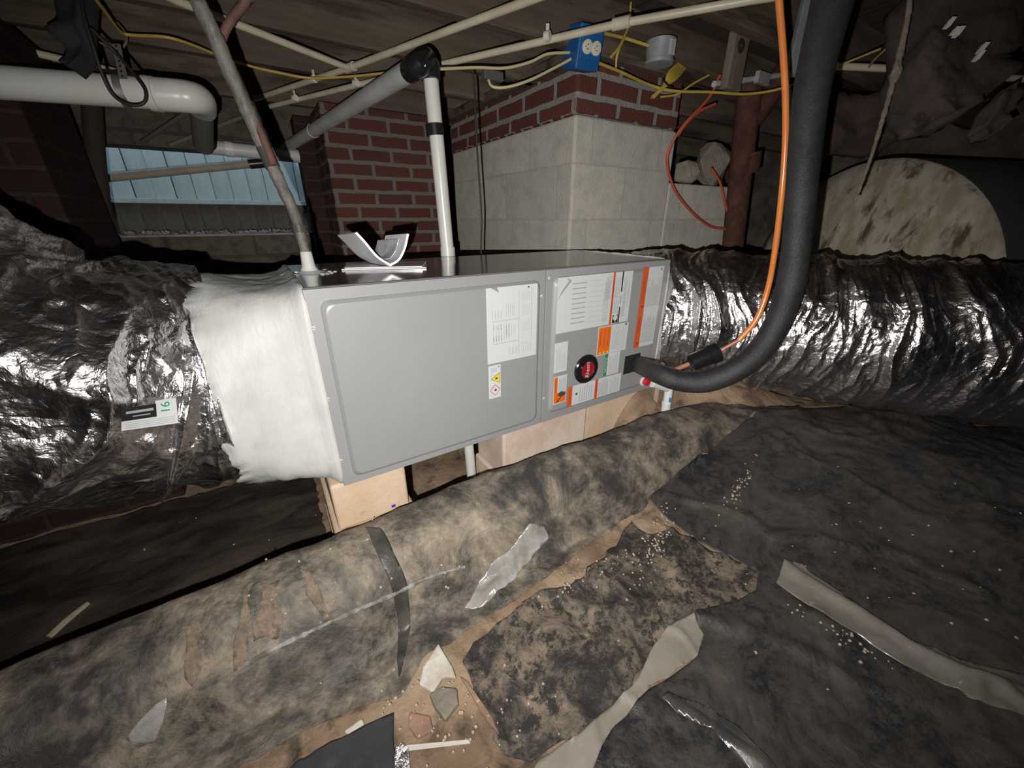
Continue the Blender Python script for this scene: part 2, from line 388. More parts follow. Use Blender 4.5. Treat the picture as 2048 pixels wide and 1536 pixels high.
# ================================================================ AIR HANDLER
GREY = mat('grey_enamel', (.295,.298,.302), (.31,.312,.316), sc=3, rough=.42, coat=.15, bump=.03, bsc=300, bdist=.002)
GREYT = mat('grey_enamel_top', (.36,.35,.335), (.27,.25,.23), sc=5, rough=.12, metal=.75, bump=.02, bsc=40, lo=.35, hi=.75)
STEEL = mat('zinc_screw', (.65,.65,.65), rough=.35, metal=.2)
HOLE = mat('dark_opening', (.012,.012,.012), rough=.8)
bx0, bx1, bz0, bz1 = .068, 1.36, -.695, -.147
ah = thing('air_handler', (.714, 1.275, bz0), 'grey horizontal air handler cabinet on concrete blocks with warning labels', 'air handler')
b = MB(); b.box(bx0, bx1, 1.006, 1.55, bz0, bz1); b.m = 1; b.box(bx0+.004, bx1-.004, 1.012, 1.546, bz1-.002, bz1+.0015)
cab = b.build('cabinet', [GREY, GREYT], ah, bevel=.003)
def rrect(x0, x1, z0, z1, r, n=6):
    out = []
    for cx, cz, a0 in ((x1-r, z1-r, 0), (x0+r, z1-r, 90), (x0+r, z0+r, 180), (x1-r, z0+r, 270)):
        for k in range(n+1):
            a = math.radians(a0+90*k/n); out.append((cx+r*math.cos(a), cz+r*math.sin(a)))
    return out
def panel(name, x0, x1, inset, label):
    b = MB(); b.box(x0, x1, .994, 1.006, bz0+.001, bz1-.001)
    L = []
    for ins, y in ((0, .9945), (.002, .991), (.009, .984), (.013, .9828)):
        L.append([(x, y, z) for x, z in rrect(inset[0]+ins, inset[1]-ins, inset[2]+ins, inset[3]-ins, .022)])
    n = len(L[0]); vs = [p for r in L for p in r]
    fs = [(i*n+j, (i+1)*n+j, (i+1)*n+(j+1) % n, i*n+(j+1) % n) for i in range(3) for j in range(n)] + [tuple(reversed(range(3*n, 4*n)))]
    b.add(vs, fs); return tag(b.build(name, GREY, ah, bevel=.0015), label)
YP = .9825
p1 = panel('access_panel', bx0-.002, .752, (.095, .730, -.674, -.176), 'large plain left panel')
p2 = panel('access_panel', .756, bx1+.001, (.782, 1.318, -.664, -.172), 'right panel covered in labels')
def screw(x, z, parent):
    b = MB(); b.lathe((x, .9945, z), Vector((0,-1,0)), [(0,.0055),(.0015,.0055),(.0025,.004),(.0025,.0001)], 12)
    b.m = 1; b.box(x-.004, x+.004, .9912, .9921, z-.0006, z+.0006)
    return b.build('screw', [STEEL, HOLE], parent)
for px, py, pr in ((627,656,p1),(656,799,p1),(682,922,p1),(1084,592,p1),(1088,797,p1),(1099,556,p2),(1247,701,p2)):
    q = pl(px, py, 1, .994); x = q.x
    screw(x, q.z, pr)
# --- labels
WHT = mat('label_white', (.62,.64,.65), rough=.4); LGR = mat('label_print_grey', (.36,.37,.38), rough=.5); BLKP = mat('label_black', (.015,.015,.015), rough=.4)
ORG = mat('label_orange', (.85,.16,.015), rough=.4); ORR = mat('label_red_orange', (.68,.10,.02), rough=.4); GRN = mat('label_green', (.02,.27,.10), rough=.4)
YEL = mat('label_yellow', (.80,.60,.03), rough=.4); REDP = mat('label_red', (.55,.03,.03), rough=.4); TXT = mat('label_text', (.07,.06,.06), rough=.5)
LM = [WHT, LGR, BLKP, ORG, ORR, GRN, YEL, REDP, TXT]
class Label:
    def __init__(s, q, y=YP, sh=0):      # q = TL TR BR BL pixels
        P = [pl(*c, 1, y) for c in q]; s.x0 = (P[0].x+P[3].x)/2; s.x1 = (P[1].x+P[2].x)/2; s.z1 = (P[0].z+P[1].z)/2; s.z0 = (P[3].z+P[2].z)/2
        s.y = y; s.b = MB(); s.rect(0, 1, 0, 1, 0, 0)
    def X(s, a): return s.x0+(s.x1-s.x0)*a
    def Z(s, c): return s.z0+(s.z1-s.z0)*c
    def rect(s, a0, a1, c0, c1, m, lay=1):
        s.b.m = m; y = s.y-.0003-.00025*lay
        s.b.box(s.X(a0), s.X(a1), y, s.y, s.Z(c0), s.Z(c1))
    def lines(s, a0, a1, c0, c1, n, m=1, seed=0, gap=.3, w=.35):   # print running upward, one line per step of a
        r = random.Random(seed)
        for i in range(n):
            a = a0+(a1-a0)*(i+.5)/n; h = (a1-a0)/n*w/2; c = c0; end = c1-(c1-c0)*gap*r.random()
            while c < end:
                l = r.uniform(.03, .12)*(c1-c0); s.rect(a-h, a+h, c, min(c+l, end), m, 1.2); c += l+.018*(c1-c0)
    def txt(s, body, a, c, size, m, up=True, sx=1):
        s.b.m = m; o = (s.X(a), s.y-.0010, s.Z(c))
        text(s.b, body, size, o, Z_ if up else X_, -X_ if up else Z_, sx=sx)
    def tri(s, a, c, r, m, y=.0010):     # warning triangle pointing to the label's top (-x)
        s.b.m = m; x, z = s.X(a), s.Z(c)
        s.b.poly([(x-r, s.y-y, z), (x+r*.75, s.y-y, z-r), (x+r*.75, s.y-y, z+r)], (0,-1,0), .0001)
    def done(s, parent, label): return tag(s.b.build('label', LM, parent), label)
# wiring diagram
l = Label([(970,579),(1074,565),(1073,707.6),(977,730)])
for a0,a1,c0,c1,n in ((.08,.30,.60,.72,4),(.10,.30,.45,.52,3),(.10,.30,.28,.38,4),(.10,.45,.30,.55,7),(.35,.55,.62,.80,5),(.35,.55,.34,.52,4),(.66,.86,.80,.93,6),(.68,.86,.60,.75,6),(.70,.86,.38,.54,5),(.68,.86,.08,.24,5),(.4,.6,.08,.2,3)):
    l.lines(a0, a1, c0, c1, n, 1, int(a0*90+c0*31), .2, .16)
for a in (.62, .88): l.rect(a, a+.006, .06, .95, 1)
for c in (.56, .57, .26, .265): l.rect(.1, .62, c, c+.003, 1)
l.rect(.8,.83,.955,.975,8)
l.b.m = 9
x, z = l.X(.12), l.Z(1.003)
l.b.poly([(l.X(.08), l.y-.0009, z), (l.X(.20), l.y-.0009, z), (l.X(.24), l.y-.0009, l.Z(.93))], (0,-1,0), .0001)
LM.append(GREY); l.done(p1, 'white wiring diagram sheet with a small tear at its top'); 
# flammable symbols
l = Label([(975.5,733),(999.6,728.5),(1003,792),(979,799)])
l.lines(.2, .7, .80, .95, 7, 1, 3, .2, .3); l.rect(.78,.88,.93,.96,8)
l.tri(.60, .60, .0185, 8); l.tri(.61, .60, .0165, 6, .0013)
l.b.m = 8; l.b.poly([(l.X(.5), l.y-.0016, l.Z(.6)), (l.X(.62), l.y-.0016, l.Z(.565)), (l.X(.76), l.y-.0016, l.Z(.585)), (l.X(.70), l.y-.0016, l.Z(.60)), (l.X(.78), l.y-.0016, l.Z(.62)), (l.X(.62), l.y-.0016, l.Z(.635))], (0,-1,0), .0001)
def dia(r, m, y): l.b.m = m; cx, cz = l.X(.52), l.Z(.25); l.b.poly([(cx-r,y,cz),(cx,y,cz-r),(cx+r,y,cz),(cx,y,cz+r)], (0,-1,0), .0001)
dia(.0195, 7, l.y-.0009); dia(.0170, 0, l.y-.0012)
l.b.m = 8; l.b.poly([(l.X(.40), l.y-.0016, l.Z(.25)), (l.X(.52), l.y-.0016, l.Z(.215)), (l.X(.68), l.y-.0016, l.Z(.24)), (l.X(.60), l.y-.0016, l.Z(.25)), (l.X(.68), l.y-.0016, l.Z(.27)), (l.X(.52), l.y-.0016, l.Z(.285))], (0,-1,0), .0001)
l.done(p1, 'small white label with yellow and red flammable symbols')
# big table label
l = Label([(1114.6,558.5),(1264,538.8),(1258,640),(1112,669.6)])
r = random.Random(2)
for i in range(9): l.rect(.18, .36, .14+i*.09, .145+i*.09+.014, 1); 
for i in range(9): l.rect(.40, .58, .12+i*.095, .124+i*.095, 1)
l.lines(.60, .68, .08, .9, 5, 1, 8, .3, .35); l.lines(.62, .70, .5, .97, 5, 1, 5, .1, .4)
l.rect(.715, .745, .0, 1, 4); l.txt('WARNING', .73, .30, .010, 8); l.txt('AVERTISSEMENT', .73, .68, .009, 8)
l.lines(.755, .83, .20, .97, 6, 1, 15, .2, .4)
l.rect(.845, .862, .0, .32, 2); l.rect(.845, .862, .62, 1, 2); l.txt('SERIAL', .852, .47, .011, 8)
l.lines(.88, .93, .12, .95, 4, 1, 25, .2, .5); l.lines(.94, .975, .3, .9, 2, 1, 26, .2, .3)
l.rect(.76, .84, .01, .17, 2); l.b.m = 0
l.b.lathe((l.X(.80), l.y-.0009, l.Z(.115)), Vector((0,-1,0)), [(0,.011),(.0003,.011)], 20); l.txt('R', .80, .115, .016, 8); l.txt('c', .80, .035, .016, 0)
l.b.m = 1; y = l.y-.001; l.b.poly([(l.X(0),y,l.Z(.60)),(l.X(.02),y,l.Z(.66)),(l.X(.17),y,l.Z(.93)),(l.X(.10),y,l.Z(.99)),(l.X(.13),y,l.Z(.93)),(l.X(.06),y,l.Z(.78))], (0,-1,0), .0001)
l.done(p2, 'big white rating table label with orange and black stripes')
# long danger label
l = Label([(1282.5,535.6),(1326,531.5),(1308,687),(1271.5,695)], y=.9825)
l.rect(0, .26, 0, 1, 4); l.txt('WARNING', .13, .30, .013, 8); l.txt('AVERTISSEMENT', .13, .74, .012, 8); l.tri(.14, .06, .006, 8); l.tri(.14, .53, .006, 8)
l.lines(.30, .95, .05, .44, 14, 1, 31, .35, .5); l.lines(.30, .95, .52, .88, 14, 1, 32, .35, .5); l.rect(.86,.9,.95,.98,8)
l.done(p2, 'tall white label with a red-orange warning band beside the duct')
# orange warning + text
l = Label([(1196.5,656),(1256,643.5),(1252,700),(1193,711)])
l.rect(.02, .42, .03, .97, 3); 
for i, (s_, a) in enumerate((('WARNING', .09), ('ADVERTENCIA', .22), ('AVERTISSEMENT', .345))):
    l.txt(s_, a, .58, .0125 if i == 0 else .010, 8); l.tri(a+.01, .09, .006, 6)
l.lines(.48, .72, .12, .95, 6, 1, 41, .3, .3); l.lines(.74, .93, .12, .9, 4, 1, 42, .3, .2); l.rect(.88,.94,.92,.97,8)
l.done(p2, 'orange and white label printed WARNING')
# notice
l = Label([(1211,708.5),(1240,702),(1236,745),(1206,752)])
l.rect(0, .2, 0, 1, 5); l.txt('NOTICE', .10, .50, .017, 0); l.rect(.22,.99,.02,.99,0); l.lines(.28, .9, .06, .94, 6, 1, 51, .25, .25)
l.done(p2, 'green and white label printed NOTICE')
l = Label([(1136,777),(1243,743),(1239,780),(1133,816)])
l.rect(0, .08, 0, 1, 4); l.txt('WARNING', .04, .5, .010, 8); l.rect(.49, .545, 0, 1, 4); l.txt('WARNING', .517, .5, .009, 8)
l.lines(.20, .45, .08, .92, 6, 1, 61, .25, .3); l.lines(.56, .75, .05, .95, 7, 1, 62, .2, .5); l.lines(.78, .96, .05, .9, 7, 1, 63, .3, .3); l.tri(.15, .55, .007, 8)
l.done(p2, 'wide white label with two red-orange bands along the bottom')
l = Label([(1109,687),(1136,682.5),(1133,741),(1107.5,746.7)])
l.lines(.15, .9, .1, .9, 8, 1, 71, .5, .25); l.done(p2, 'plain pale sticker left of the round badge')
l = Label([(1107.5,754),(1133.3,749),(1131.5,803),(1106,809.6)])
l.rect(.04, .30, .03, .97, 3); l.rect(.28, .96, .03, .40, 3); l.txt('WARNING', .17, .67, .011, 8); l.lines(.38, .92, .42, .95, 7, 1, 81, .2, .5)
l.b.m = 8
for pts in ([(.35,.30),(.62,.22),(.92,.27),(.95,.36),(.6,.44),(.38,.38)], [(.25,.08),(.35,.06),(.62,.20),(.55,.24)]):
    l.b.poly([(l.X(a), l.y-.0012, l.Z(c)) for a, c in pts], (0,-1,0), .0001)
l.done(p2, 'small orange label with a black hand symbol')
# round badge
BLKG = mat('gloss_black', (.012,.012,.013), rough=.18); REDG = mat('badge_red', (.33,.012,.02), rough=.22); CHR = mat('badge_chrome', (.75,.75,.75), rough=.15, metal=1)
c = pl(1171.5, 736.7, 1, YP); c.z = (pl(1171.5,709,1,YP).z+pl(1171.5,765,1,YP).z)/2; R_ = .056
b = MB(); b.lathe(c, Vector((0,-1,0)), [(0,R_),(.006,R_),(.010,R_*.93),(.011,R_*.62),(.008,R_*.56)], 48)
bd = tag(b.build('badge', BLKG, p2, smooth=True), 'round black badge with a red centre')
MB().lathe(c+Vector((0,-.0115,0)), Vector((0,-1,0)), [(-.004,R_*.60),(.0015,R_*.60),(.002,R_*.56),(-.003,R_*.54)], 48).build('chrome_ring', CHR, bd, smooth=True)
b = MB(); b.lathe(c+Vector((0,-.009,0)), Vector((0,-1,0)), [(0,R_*.55),(.002,R_*.54)], 48); b.m = 1
text(b, 'Rheem', .027, c+Vector((0,-.0115,0)), Z_, -X_, shear=.25, sx=.82); b.build('emblem', [REDG, mat('badge_silver', (.7,.62,.62), rough=.35)], bd)
# pipe opening in the panel
q0, q1 = pl(1252, 712, 1, YP), pl(1290, 742, 1, YP)
MB().box(q0.x-.004, q0.x+.085, YP-.0016, YP, pl(1272,727,1,.99).z-.030, pl(1272,727,1,.99).z+.048).build('pipe_opening', HOLE, p2)
q = pl(1286, 761.7, 1, .985)
b = MB(); b.lathe(q+Vector((0,.004,0)), Vector((0,-1,0)), [(0,.021),(.01,.021),(.012,.0185)], 24); b.m = 1; b.lathe(q+Vector((.004,-.008,0)), Vector((0,-1,0)), [(0,.0165),(.016,.0165),(.018,.014)], 24)
tag(b.build('drain_plug', [mat('plug_white', (.7,.68,.65), rough=.4), mat('plug_red', (.6,.015,.03), rough=.35)], p2), 'red drain plug')
q = pl(1250, 772, 1, .99)

# ================================================================ DUCT TRANSITIONS AND FOIL DUCTS
MAST = mat('white_mastic', (.52,.53,.51), (.58,.58,.56), sc=6, rough=.55, bump=.5, bsc=22, bdist=.006, stretch=(2.5,1,.6), c3=(.44,.46,.44), sc3=12, lo3=.62, hi3=.8)
def superell(n, e, ry, rz, k):
    out = []
    for j in range(n):
        a = 2*math.pi*j/n; c, s = math.cos(a), math.sin(a)
        q = (abs(c)**e+abs(s)**e)**(-1/e); out.append((c*q*ry, s*q*rz))
    return out
def transition(name, secs, label, jx, n=180):
    rings = []
    for i, (x, yc, zc, e, ry, rz) in enumerate(secs):
        rr = superell(n, e, ry, rz, 0); g = []
        for j, (y, z) in enumerate(rr):
            xo = x; w = 1
            if i == len(secs)-1:
                xo = x + jx*(abs(math.sin(j*.37+1))*.012+.035*(vn(np.array([j*.21]), np.array([0.]), 7)[0]-.2)+.012*vn(np.array([j*1.3]), np.array([0.]), 9)[0])
            d = 1+.018*(vn(np.array([j*.25]), np.array([x*30.]), 5)[0]-.5) + .008*(vn(np.array([j*.9]), np.array([x*60.]), 8)[0]-.5)
            g.append((xo, yc+y*d, zc+z*d))
        rings.append(g)
    b = MB(); vs = [p for g in rings for p in g]
    fs = [(i*n+j, i*n+(j+1) % n, (i+1)*n+(j+1) % n, (i+1)*n+j) for i in range(len(rings)-1) for j in range(n)]
    b.add(vs, fs); o = b.build(name, MAST, smooth=True, angle=0)
    s = o.modifiers.new('thick', 'SOLIDIFY'); s.thickness = .006; s.offset = 0
    return tag(o, label, 'duct connector')
zc = -.421
secL = [(.070,1.275,zc,16,.281,.278),(.062,1.275,zc,14,.283,.280),(.052,1.275,zc,12,.276,.273),(.04,1.275,zc,9,.268,.268),(.0,1.275,zc,7,.262,.262),(-.05,1.275,zc,5,.262,.266),(-.085,1.275,zc,3.4,.270,.274),(-.112,1.275,zc,2.7,.278,.282),(-.130,1.275,zc,2.3,.286,.290)]
secL = [s for i in range(len(secL)-1) for s in [tuple(secL[i][k]*(1-t)+secL[i+1][k]*t for k in range(6)) for t in (0,.34,.67)]] + [secL[-1]]
transition('duct_transition', secL, 'boxy duct connector coated in brushed white mastic at the left end of the air handler', -1)
secR = [(1.358,1.275,zc,16,.279,.276),(1.368,1.275,zc,12,.279,.276),(1.38,1.275,zc,7,.274,.272),(1.41,1.272,zc,4,.268,.268),(1.44,1.268,zc,3,.268,.268),(1.455,1.265,zc,2.6,.272,.272)]
secR = [s for i in range(len(secR)-1) for s in [tuple(secR[i][k]*(1-t)+secR[i+1][k]*t for k in range(6)) for t in (0,.5)]] + [secR[-1]]
transition('duct_transition', secR, 'short white mastic collar joining the air handler to the right foil duct', 1)

FOIL = mat('foil_jacket', (.80,.79,.80), (.66,.64,.64), sc=8, rough=.21, rough2=.36, metal=1, bump=.60, bsc=20, bdist=.012, voro=14, lo=.35, hi=.65)
def duct(name, ctrl, label, seed, ns=420, nt=200, fold=1., big=1., mt=None, en0=0.):
    P = spline([c[0] for c in ctrl], 40); R = np.interp(np.linspace(0, len(ctrl)-1, len(P)), range(len(ctrl)), [c[1] for c in ctrl])
    A = np.array([tuple(p) for p in P]); seg = np.r_[0, np.cumsum(np.linalg.norm(np.diff(A, axis=0), axis=1))]
    s = np.linspace(0, seg[-1], ns); A = np.stack([np.interp(s, seg, A[:,k]) for k in range(3)], 1); R = np.interp(s, seg, R)
    T = np.gradient(A, axis=0); T /= np.linalg.norm(T, axis=1)[:,None]
    a = np.zeros_like(T); v = np.cross(T[0], [0,0,1.]); v /= np.linalg.norm(v)
    for i in range(ns):
        v = v-T[i]*(v@T[i]); v /= np.linalg.norm(v); a[i] = v
    b_ = np.cross(T, a); th = np.linspace(0, 2*np.pi, nt, endpoint=False)
    S, TH = np.meshgrid(s, th, indexing='ij'); U = TH/(2*np.pi)
    warp = .10*(vn(S*3, U*6, seed, 6)-.5) + .05*(vn(S*8, U*12, seed+1, 12)-.5)
    f1 = ridge(vn((S+warp)*9, U*4, seed+2, 4)); f2 = ridge(vn((S+warp*1.4)*21, U*8, seed+3, 8)); f3 = ridge(vn((S+warp*.8)*42, U*18, seed+4, 18))
    f4 = ridge(vn(S*30, U*40, seed+6, 40))
    f5 = vn(S*70, U*110, seed+8, 110)
    big_ = vn(S*2.2, U*3, seed+5, 3)-.5
    en = ss(s, en0, en0+.10)[:,None]
    rr = R[:,None]*(1+en*(.05*big*big_*2*.7 + fold*(.070*f1**2.2+.038*f2**2+.018*f3**2+.010*f4**2+.004*f5-.06)))
    V = A[:,None,:] + rr[...,None]*(a[:,None,:]*np.cos(TH)[...,None] + b_[:,None,:]*np.sin(TH)[...,None])
    b = MB(); b.v = [tuple(p) for p in V.reshape(-1,3)]
    b.f = [(i*nt+j, (i+1)*nt+j, (i+1)*nt+(j+1) % nt, i*nt+(j+1) % nt) for i in range(ns-1) for j in range(nt)]
    b.f += [tuple(range(nt)), tuple(reversed(range((ns-1)*nt, ns*nt)))]; b.mi = [0]*len(b.f)
    return tag(b.build(name, mt or FOIL, smooth=True, angle=0), label, 'duct')
dl = duct('flexible_duct', [(Vector((.03,1.275,-.42)),.24),(Vector((-.10,1.275,-.42)),.262),(Vector((-.20,1.27,-.42)),.285),(at(330,765,1.00),.28),(at(190,765,.88),.275),(at(40,745,.79),.27),(at(-120,690,.735),.265),(at(-300,590,.70),.26),(at(-520,470,.68),.26)],
     'large crumpled silver foil flexible duct bending away at the left', 11, ns=620, nt=300, fold=1.8, en0=.12)
duct('flexible_duct', [(Vector((1.41,1.268,-.42)),.25),(Vector((1.52,1.23,-.42)),.285),(Vector((1.68,1.08,-.425)),.295),(Vector((1.86,.84,-.43)),.295),(Vector((2.04,.56,-.435)),.295),(Vector((2.25,.25,-.435)),.29),(Vector((2.50,-.10,-.43)),.29),(Vector((2.8,-.45,-.43)),.29)],
     'large silver foil flexible duct running to the right of the air handler', 71, ns=620, nt=240)
# sticker wrapped on the left duct
from mathutils.bvhtree import BVHTree
def patch(ob, q, label, draw, parent, nu=8, nv=6, lift=.006, mats=None):
    dg = bpy.context.evaluated_depsgraph_get(); dg.update(); bv = BVHTree.FromObject(ob, dg); o = wloc(ob); S = []
    def pxy(u, v):
        a = [q[0][k]*(1-u)+q[1][k]*u for k in (0,1)]; b = [q[3][k]*(1-u)+q[2][k]*u for k in (0,1)]
        return [a[k]*(1-v)+b[k]*v for k in (0,1)]
    for i in range(nu+1):
        for j in range(nv+1):
            u, v = i/nu, j/nv; r = ray(*pxy(u, v)); h = bv.ray_cast(-o, r.normalized())
            if h[0] is not None: S.append((u, v, (h[0]+o).dot(Fw)))
    A = np.array([[1, u, v, u*u, v*v, u*v] for u, v, d in S]); k = np.linalg.lstsq(A, np.array([d for *_, d in S]), rcond=None)[0]
    off = lift + max(0, float(np.percentile(A@k-np.array([d for *_, d in S]), 92)))
    def P(u, v, e=0): return ray(*pxy(u, v))*(float(np.dot([1, u, v, u*u, v*v, u*v], k))-off-e)
    b = MB(); draw(b, P); return tag(b.build('label', mats or LM, parent), label)
def strip(b, P, u0, u1, v0, v1, m, e, n=6):
    b.m = m; vs = [P(u0+(u1-u0)*i/n, v, e) for i in range(n+1) for v in (v0, v1)]
    vs += [p+p.normalized()*.0006 for p in vs]; k = 2*(n+1)
    b.add(vs, [(2*i, 2*i+2, 2*i+3, 2*i+1) for i in range(n)]+[(k+2*i, k+2*i+1, k+2*i+3, k+2*i+2) for i in range(n)])
def draw16(b, P):
    strip(b, P, 0, 1, .62, 1, 0, 0); strip(b, P, .62, 1, 0, .64, 0, 0); strip(b, P, 0, .63, .12, .63, 2, .0001)
    strip(b, P, .08, .58, .26, .36, 1, .001); strip(b, P, .20, .52, .46, .50, 1, .001)
    for k in range(4): strip(b, P, .05, .95, .70+k*.07, .72+k*.07, 1, .001)
    b.m = 5; vs, fs = text_mesh('16', 1)
    b.add([P(.80-p.y*.24, .32-p.x*.46, .002) for p in vs], fs)
patch(dl, [(243,812),(352,795),(357,846),(243,862)], 'white and black sticker with a green 16', draw16, dl)

# ================================================================ GROUND SHEETS
PLD = mat('dusty_black_plastic', (.040,.037,.034), (.36,.295,.22), sc=9, nr=.76, rough=.42, rough2=.8, bump=.7, bsc=45, bdist=.006, lo=.38, hi=.64, c3=(.045,.042,.040), sc3=4, lo3=.44, hi3=.60, dist=.4, det=14)
PLR = mat('black_plastic', (.020,.021,.024), (.105,.090,.074), sc=5, nr=.78, rough=.42, rough2=.75, bump=.55, bsc=38, bdist=.005, lo=.42, hi=.68, c3=(.060,.056,.050), sc3=30, lo3=.48, hi3=.60, dist=.8, det=12)
PLM = mat('muddy_black_plastic', (.030,.027,.025), (.30,.23,.165), sc=8, nr=.78, rough=.6, rough2=.85, bump=.7, bsc=45, bdist=.006, lo=.42, hi=.66, c3=(.026,.024,.023), sc3=34, lo3=.47, hi3=.58, dist=.5, det=10)
PLG = mat('pale_plastic_underside', (.30,.27,.225), (.23,.205,.17), sc=4, rough=.6, bump=.3, bsc=14, bdist=.01, c3=(.12,.10,.08), sc3=18, lo3=.68, hi3=.74)
PLT = mat('translucent_grey_plastic', (.24,.22,.185), (.15,.135,.115), sc=6, rough=.18, rough2=.35, bump=.3, bsc=12, bdist=.01, coat=.5)
PLS = mat('slate_plastic', (.035,.038,.043), (.05,.05,.052), sc=5, rough=.4, bump=.3, bsc=30, bdist=.005)
def roof(p, dx=0, dy=0): return Vector((p.x+dx, p.y+dy, .86))
def W(*pp): return [(p.x, p.y) for p in (gpt(*c) for c in pp)]
mp = [(-1.9,.98),(-.9,.985),(0,.985),(.6,.98),(1.1,.965),(1.55,.94)]
S1 = mp + W((1530,815),(1450,885),(1300,1003),(1150,1115),(1030,1205),(935,1262),(845,1320),(800,1400),(700,1425),(600,1470),(430,1560),(250,1750)) + [(-1.9,.5)]
sh = drape('plastic_sheet', S1, .006, PLD, step=.010, jamp=.010, seed=3, jstep=.05)
tag(sh, 'dusty black plastic sheet draped over the long ridge in front of the air handler', 'plastic sheet')
tag(drape('plastic_sheet', [(-1.9,1.03),(-.2,1.04),(-.01,1.06),(-.01,1.6),(.0,2.27),(-1.3,2.27),(-2.9,2.27),(-2.8,1.2)], .006, mat('old_plastic_falloff', (.022,.018,.015), (.075,.055,.040), sc=5, rough=.6, rough2=.9, bump=.6, bsc=30, bdist=.006, lo=.4, hi=.68, dist=.5, det=9, stretch=(.6,1.5,1)), step=.02, jamp=.01, seed=2), 'old brown-black plastic lying in the low trench under the left duct, darkened for flash falloff', 'plastic sheet')  # plastic over trench dirt; its dark tone also paints in flash falloff
S2 = W((1296,1003),(1440,890),(1536,818),(1640,822),(1800,820),(1930,832)) + [(2.35,.16),(2.75,-.15),(3.0,-.9),(.2,-.9),(.02,.15)] + W((1060,1640),(1185,1536),(1222,1465),(1290,1390),(1392,1322),(1405,1282),(1385,1232),(1440,1218),(1508,1190),(1514,1152),(1460,1122),(1400,1095),(1335,1045))
s2 = drape('plastic_sheet', S2, .016, PLR, step=.012, jamp=.006, seed=5, jstep=.05)
tag(s2, 'wide charcoal plastic ground sheet spreading across the right foreground', 'plastic sheet')
S3 = W((1345,1060),(1400,1095),(1500,1135),(1540,1165),(1500,1210),(1400,1240),(1330,1290),(1262,1385),(1160,1480),(1065,1530),(1012,1520),(965,1415),(925,1330),(950,1290),(1060,1200),(1150,1165),(1230,1100),(1262,1048),(1300,1075))
tag(drape('plastic_sheet', S3, .010, PLM, step=.010, jamp=.012, seed=8, jstep=.03), 'muddy mottled black plastic scrap lying on bare clay in the centre foreground', 'plastic sheet')
S4 = W((1385,1236),(1404,1280),(1392,1322),(1292,1392),(1225,1465),(1188,1540),(1140,1660),(960,1720),(1075,1535),(1160,1480),(1262,1385),(1300,1310),(1335,1262))
tag(drape('plastic_strip', S4, .021, PLG, step=.008, jamp=.004, seed=9, jstep=.03), 'pale beige folded-over plastic strip beside the muddy scrap', 'plastic strip')
# long pale strip on the right sheet, with a raised fold along it
q5 = W((1552,1138),(1700,1232),(1830,1320),(2048,1408),(2300,1480)); A5 = np.array(q5)
def ridge5(x, y):
    d = np.full(x.shape, 9.)
    for i in range(len(A5)-1):
        a, b = A5[i], A5[i+1]; e = b-a; t = np.clip(((x-a[0])*e[0]+(y-a[1])*e[1])/(e@e), 0, 1)
        d = np.minimum(d, np.hypot(x-a[0]-t*e[0], y-a[1]-t*e[1]))
    return .016*np.exp(-(d/.014)**2)
S5 = W((1562,1130),(1600,1142),(1700,1215),(1810,1295),(1930,1340),(2048,1370),(2300,1420),(2350,1560),(2048,1450),(1930,1412),(1800,1345),(1690,1270),(1600,1215),(1548,1178))
tag(drape('plastic_strip', S5, .024, PLT, step=.008, extra=ridge5, jamp=.003, seed=12, jstep=.03), 'long grey translucent plastic strip with a shiny raised fold on the right sheet', 'plastic strip')
S6 = W((590,1545),(660,1500),(735,1462),(790,1438),(792,1536),(800,1760),(420,1760))
tag(drape('plastic_sheet', S6, .022, PLS, step=.008, jamp=.003, seed=13, jstep=.04), 'slate grey plastic corner flap at the bottom edge of the view', 'plastic sheet')
CLR = mat('clear_plastic_highlight', (.26,.245,.22), (.46,.45,.43), sc=9, rough=.12, rough2=.3, bump=.5, bsc=18, bdist=.01, coat=.8, stretch=(1,1,1))  # base colour paled so the plastic carries a painted highlight
def bump7(P0, P1, hgt, wd):
    a = np.array(P0); b = np.array(P1)
    def f(x, y):
        e = b-a; t = np.clip(((x-a[0])*e[0]+(y-a[1])*e[1])/(e@e), 0, 1); return hgt*np.exp(-(np.hypot(x-a[0]-t*e[0], y-a[1]-t*e[1])/wd)**2)
    return f
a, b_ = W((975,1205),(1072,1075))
tag(drape('plastic_scrap', W((930,1225),(960,1170),(1005,1120),(1060,1062),(1088,1062),(1098,1085),(1062,1130),(1010,1185),(965,1222)), .014, CLR, step=.006, extra=bump7(a, b_, .014, .02), jamp=.003, seed=14, jstep=.02), 'glossy clear plastic wrinkle on the ridge, paled to paint in a highlight', 'plastic scrap')
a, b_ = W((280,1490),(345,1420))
tag(drape('plastic_scrap', W((262,1492),(300,1455),(350,1412),(338,1470),(318,1500),(285,1512)), .014, CLR, step=.006, extra=bump7(a, b_, .01, .02), jamp=.003, seed=15, jstep=.02), 'small glossy clear plastic triangle at the lower left', 'plastic scrap')
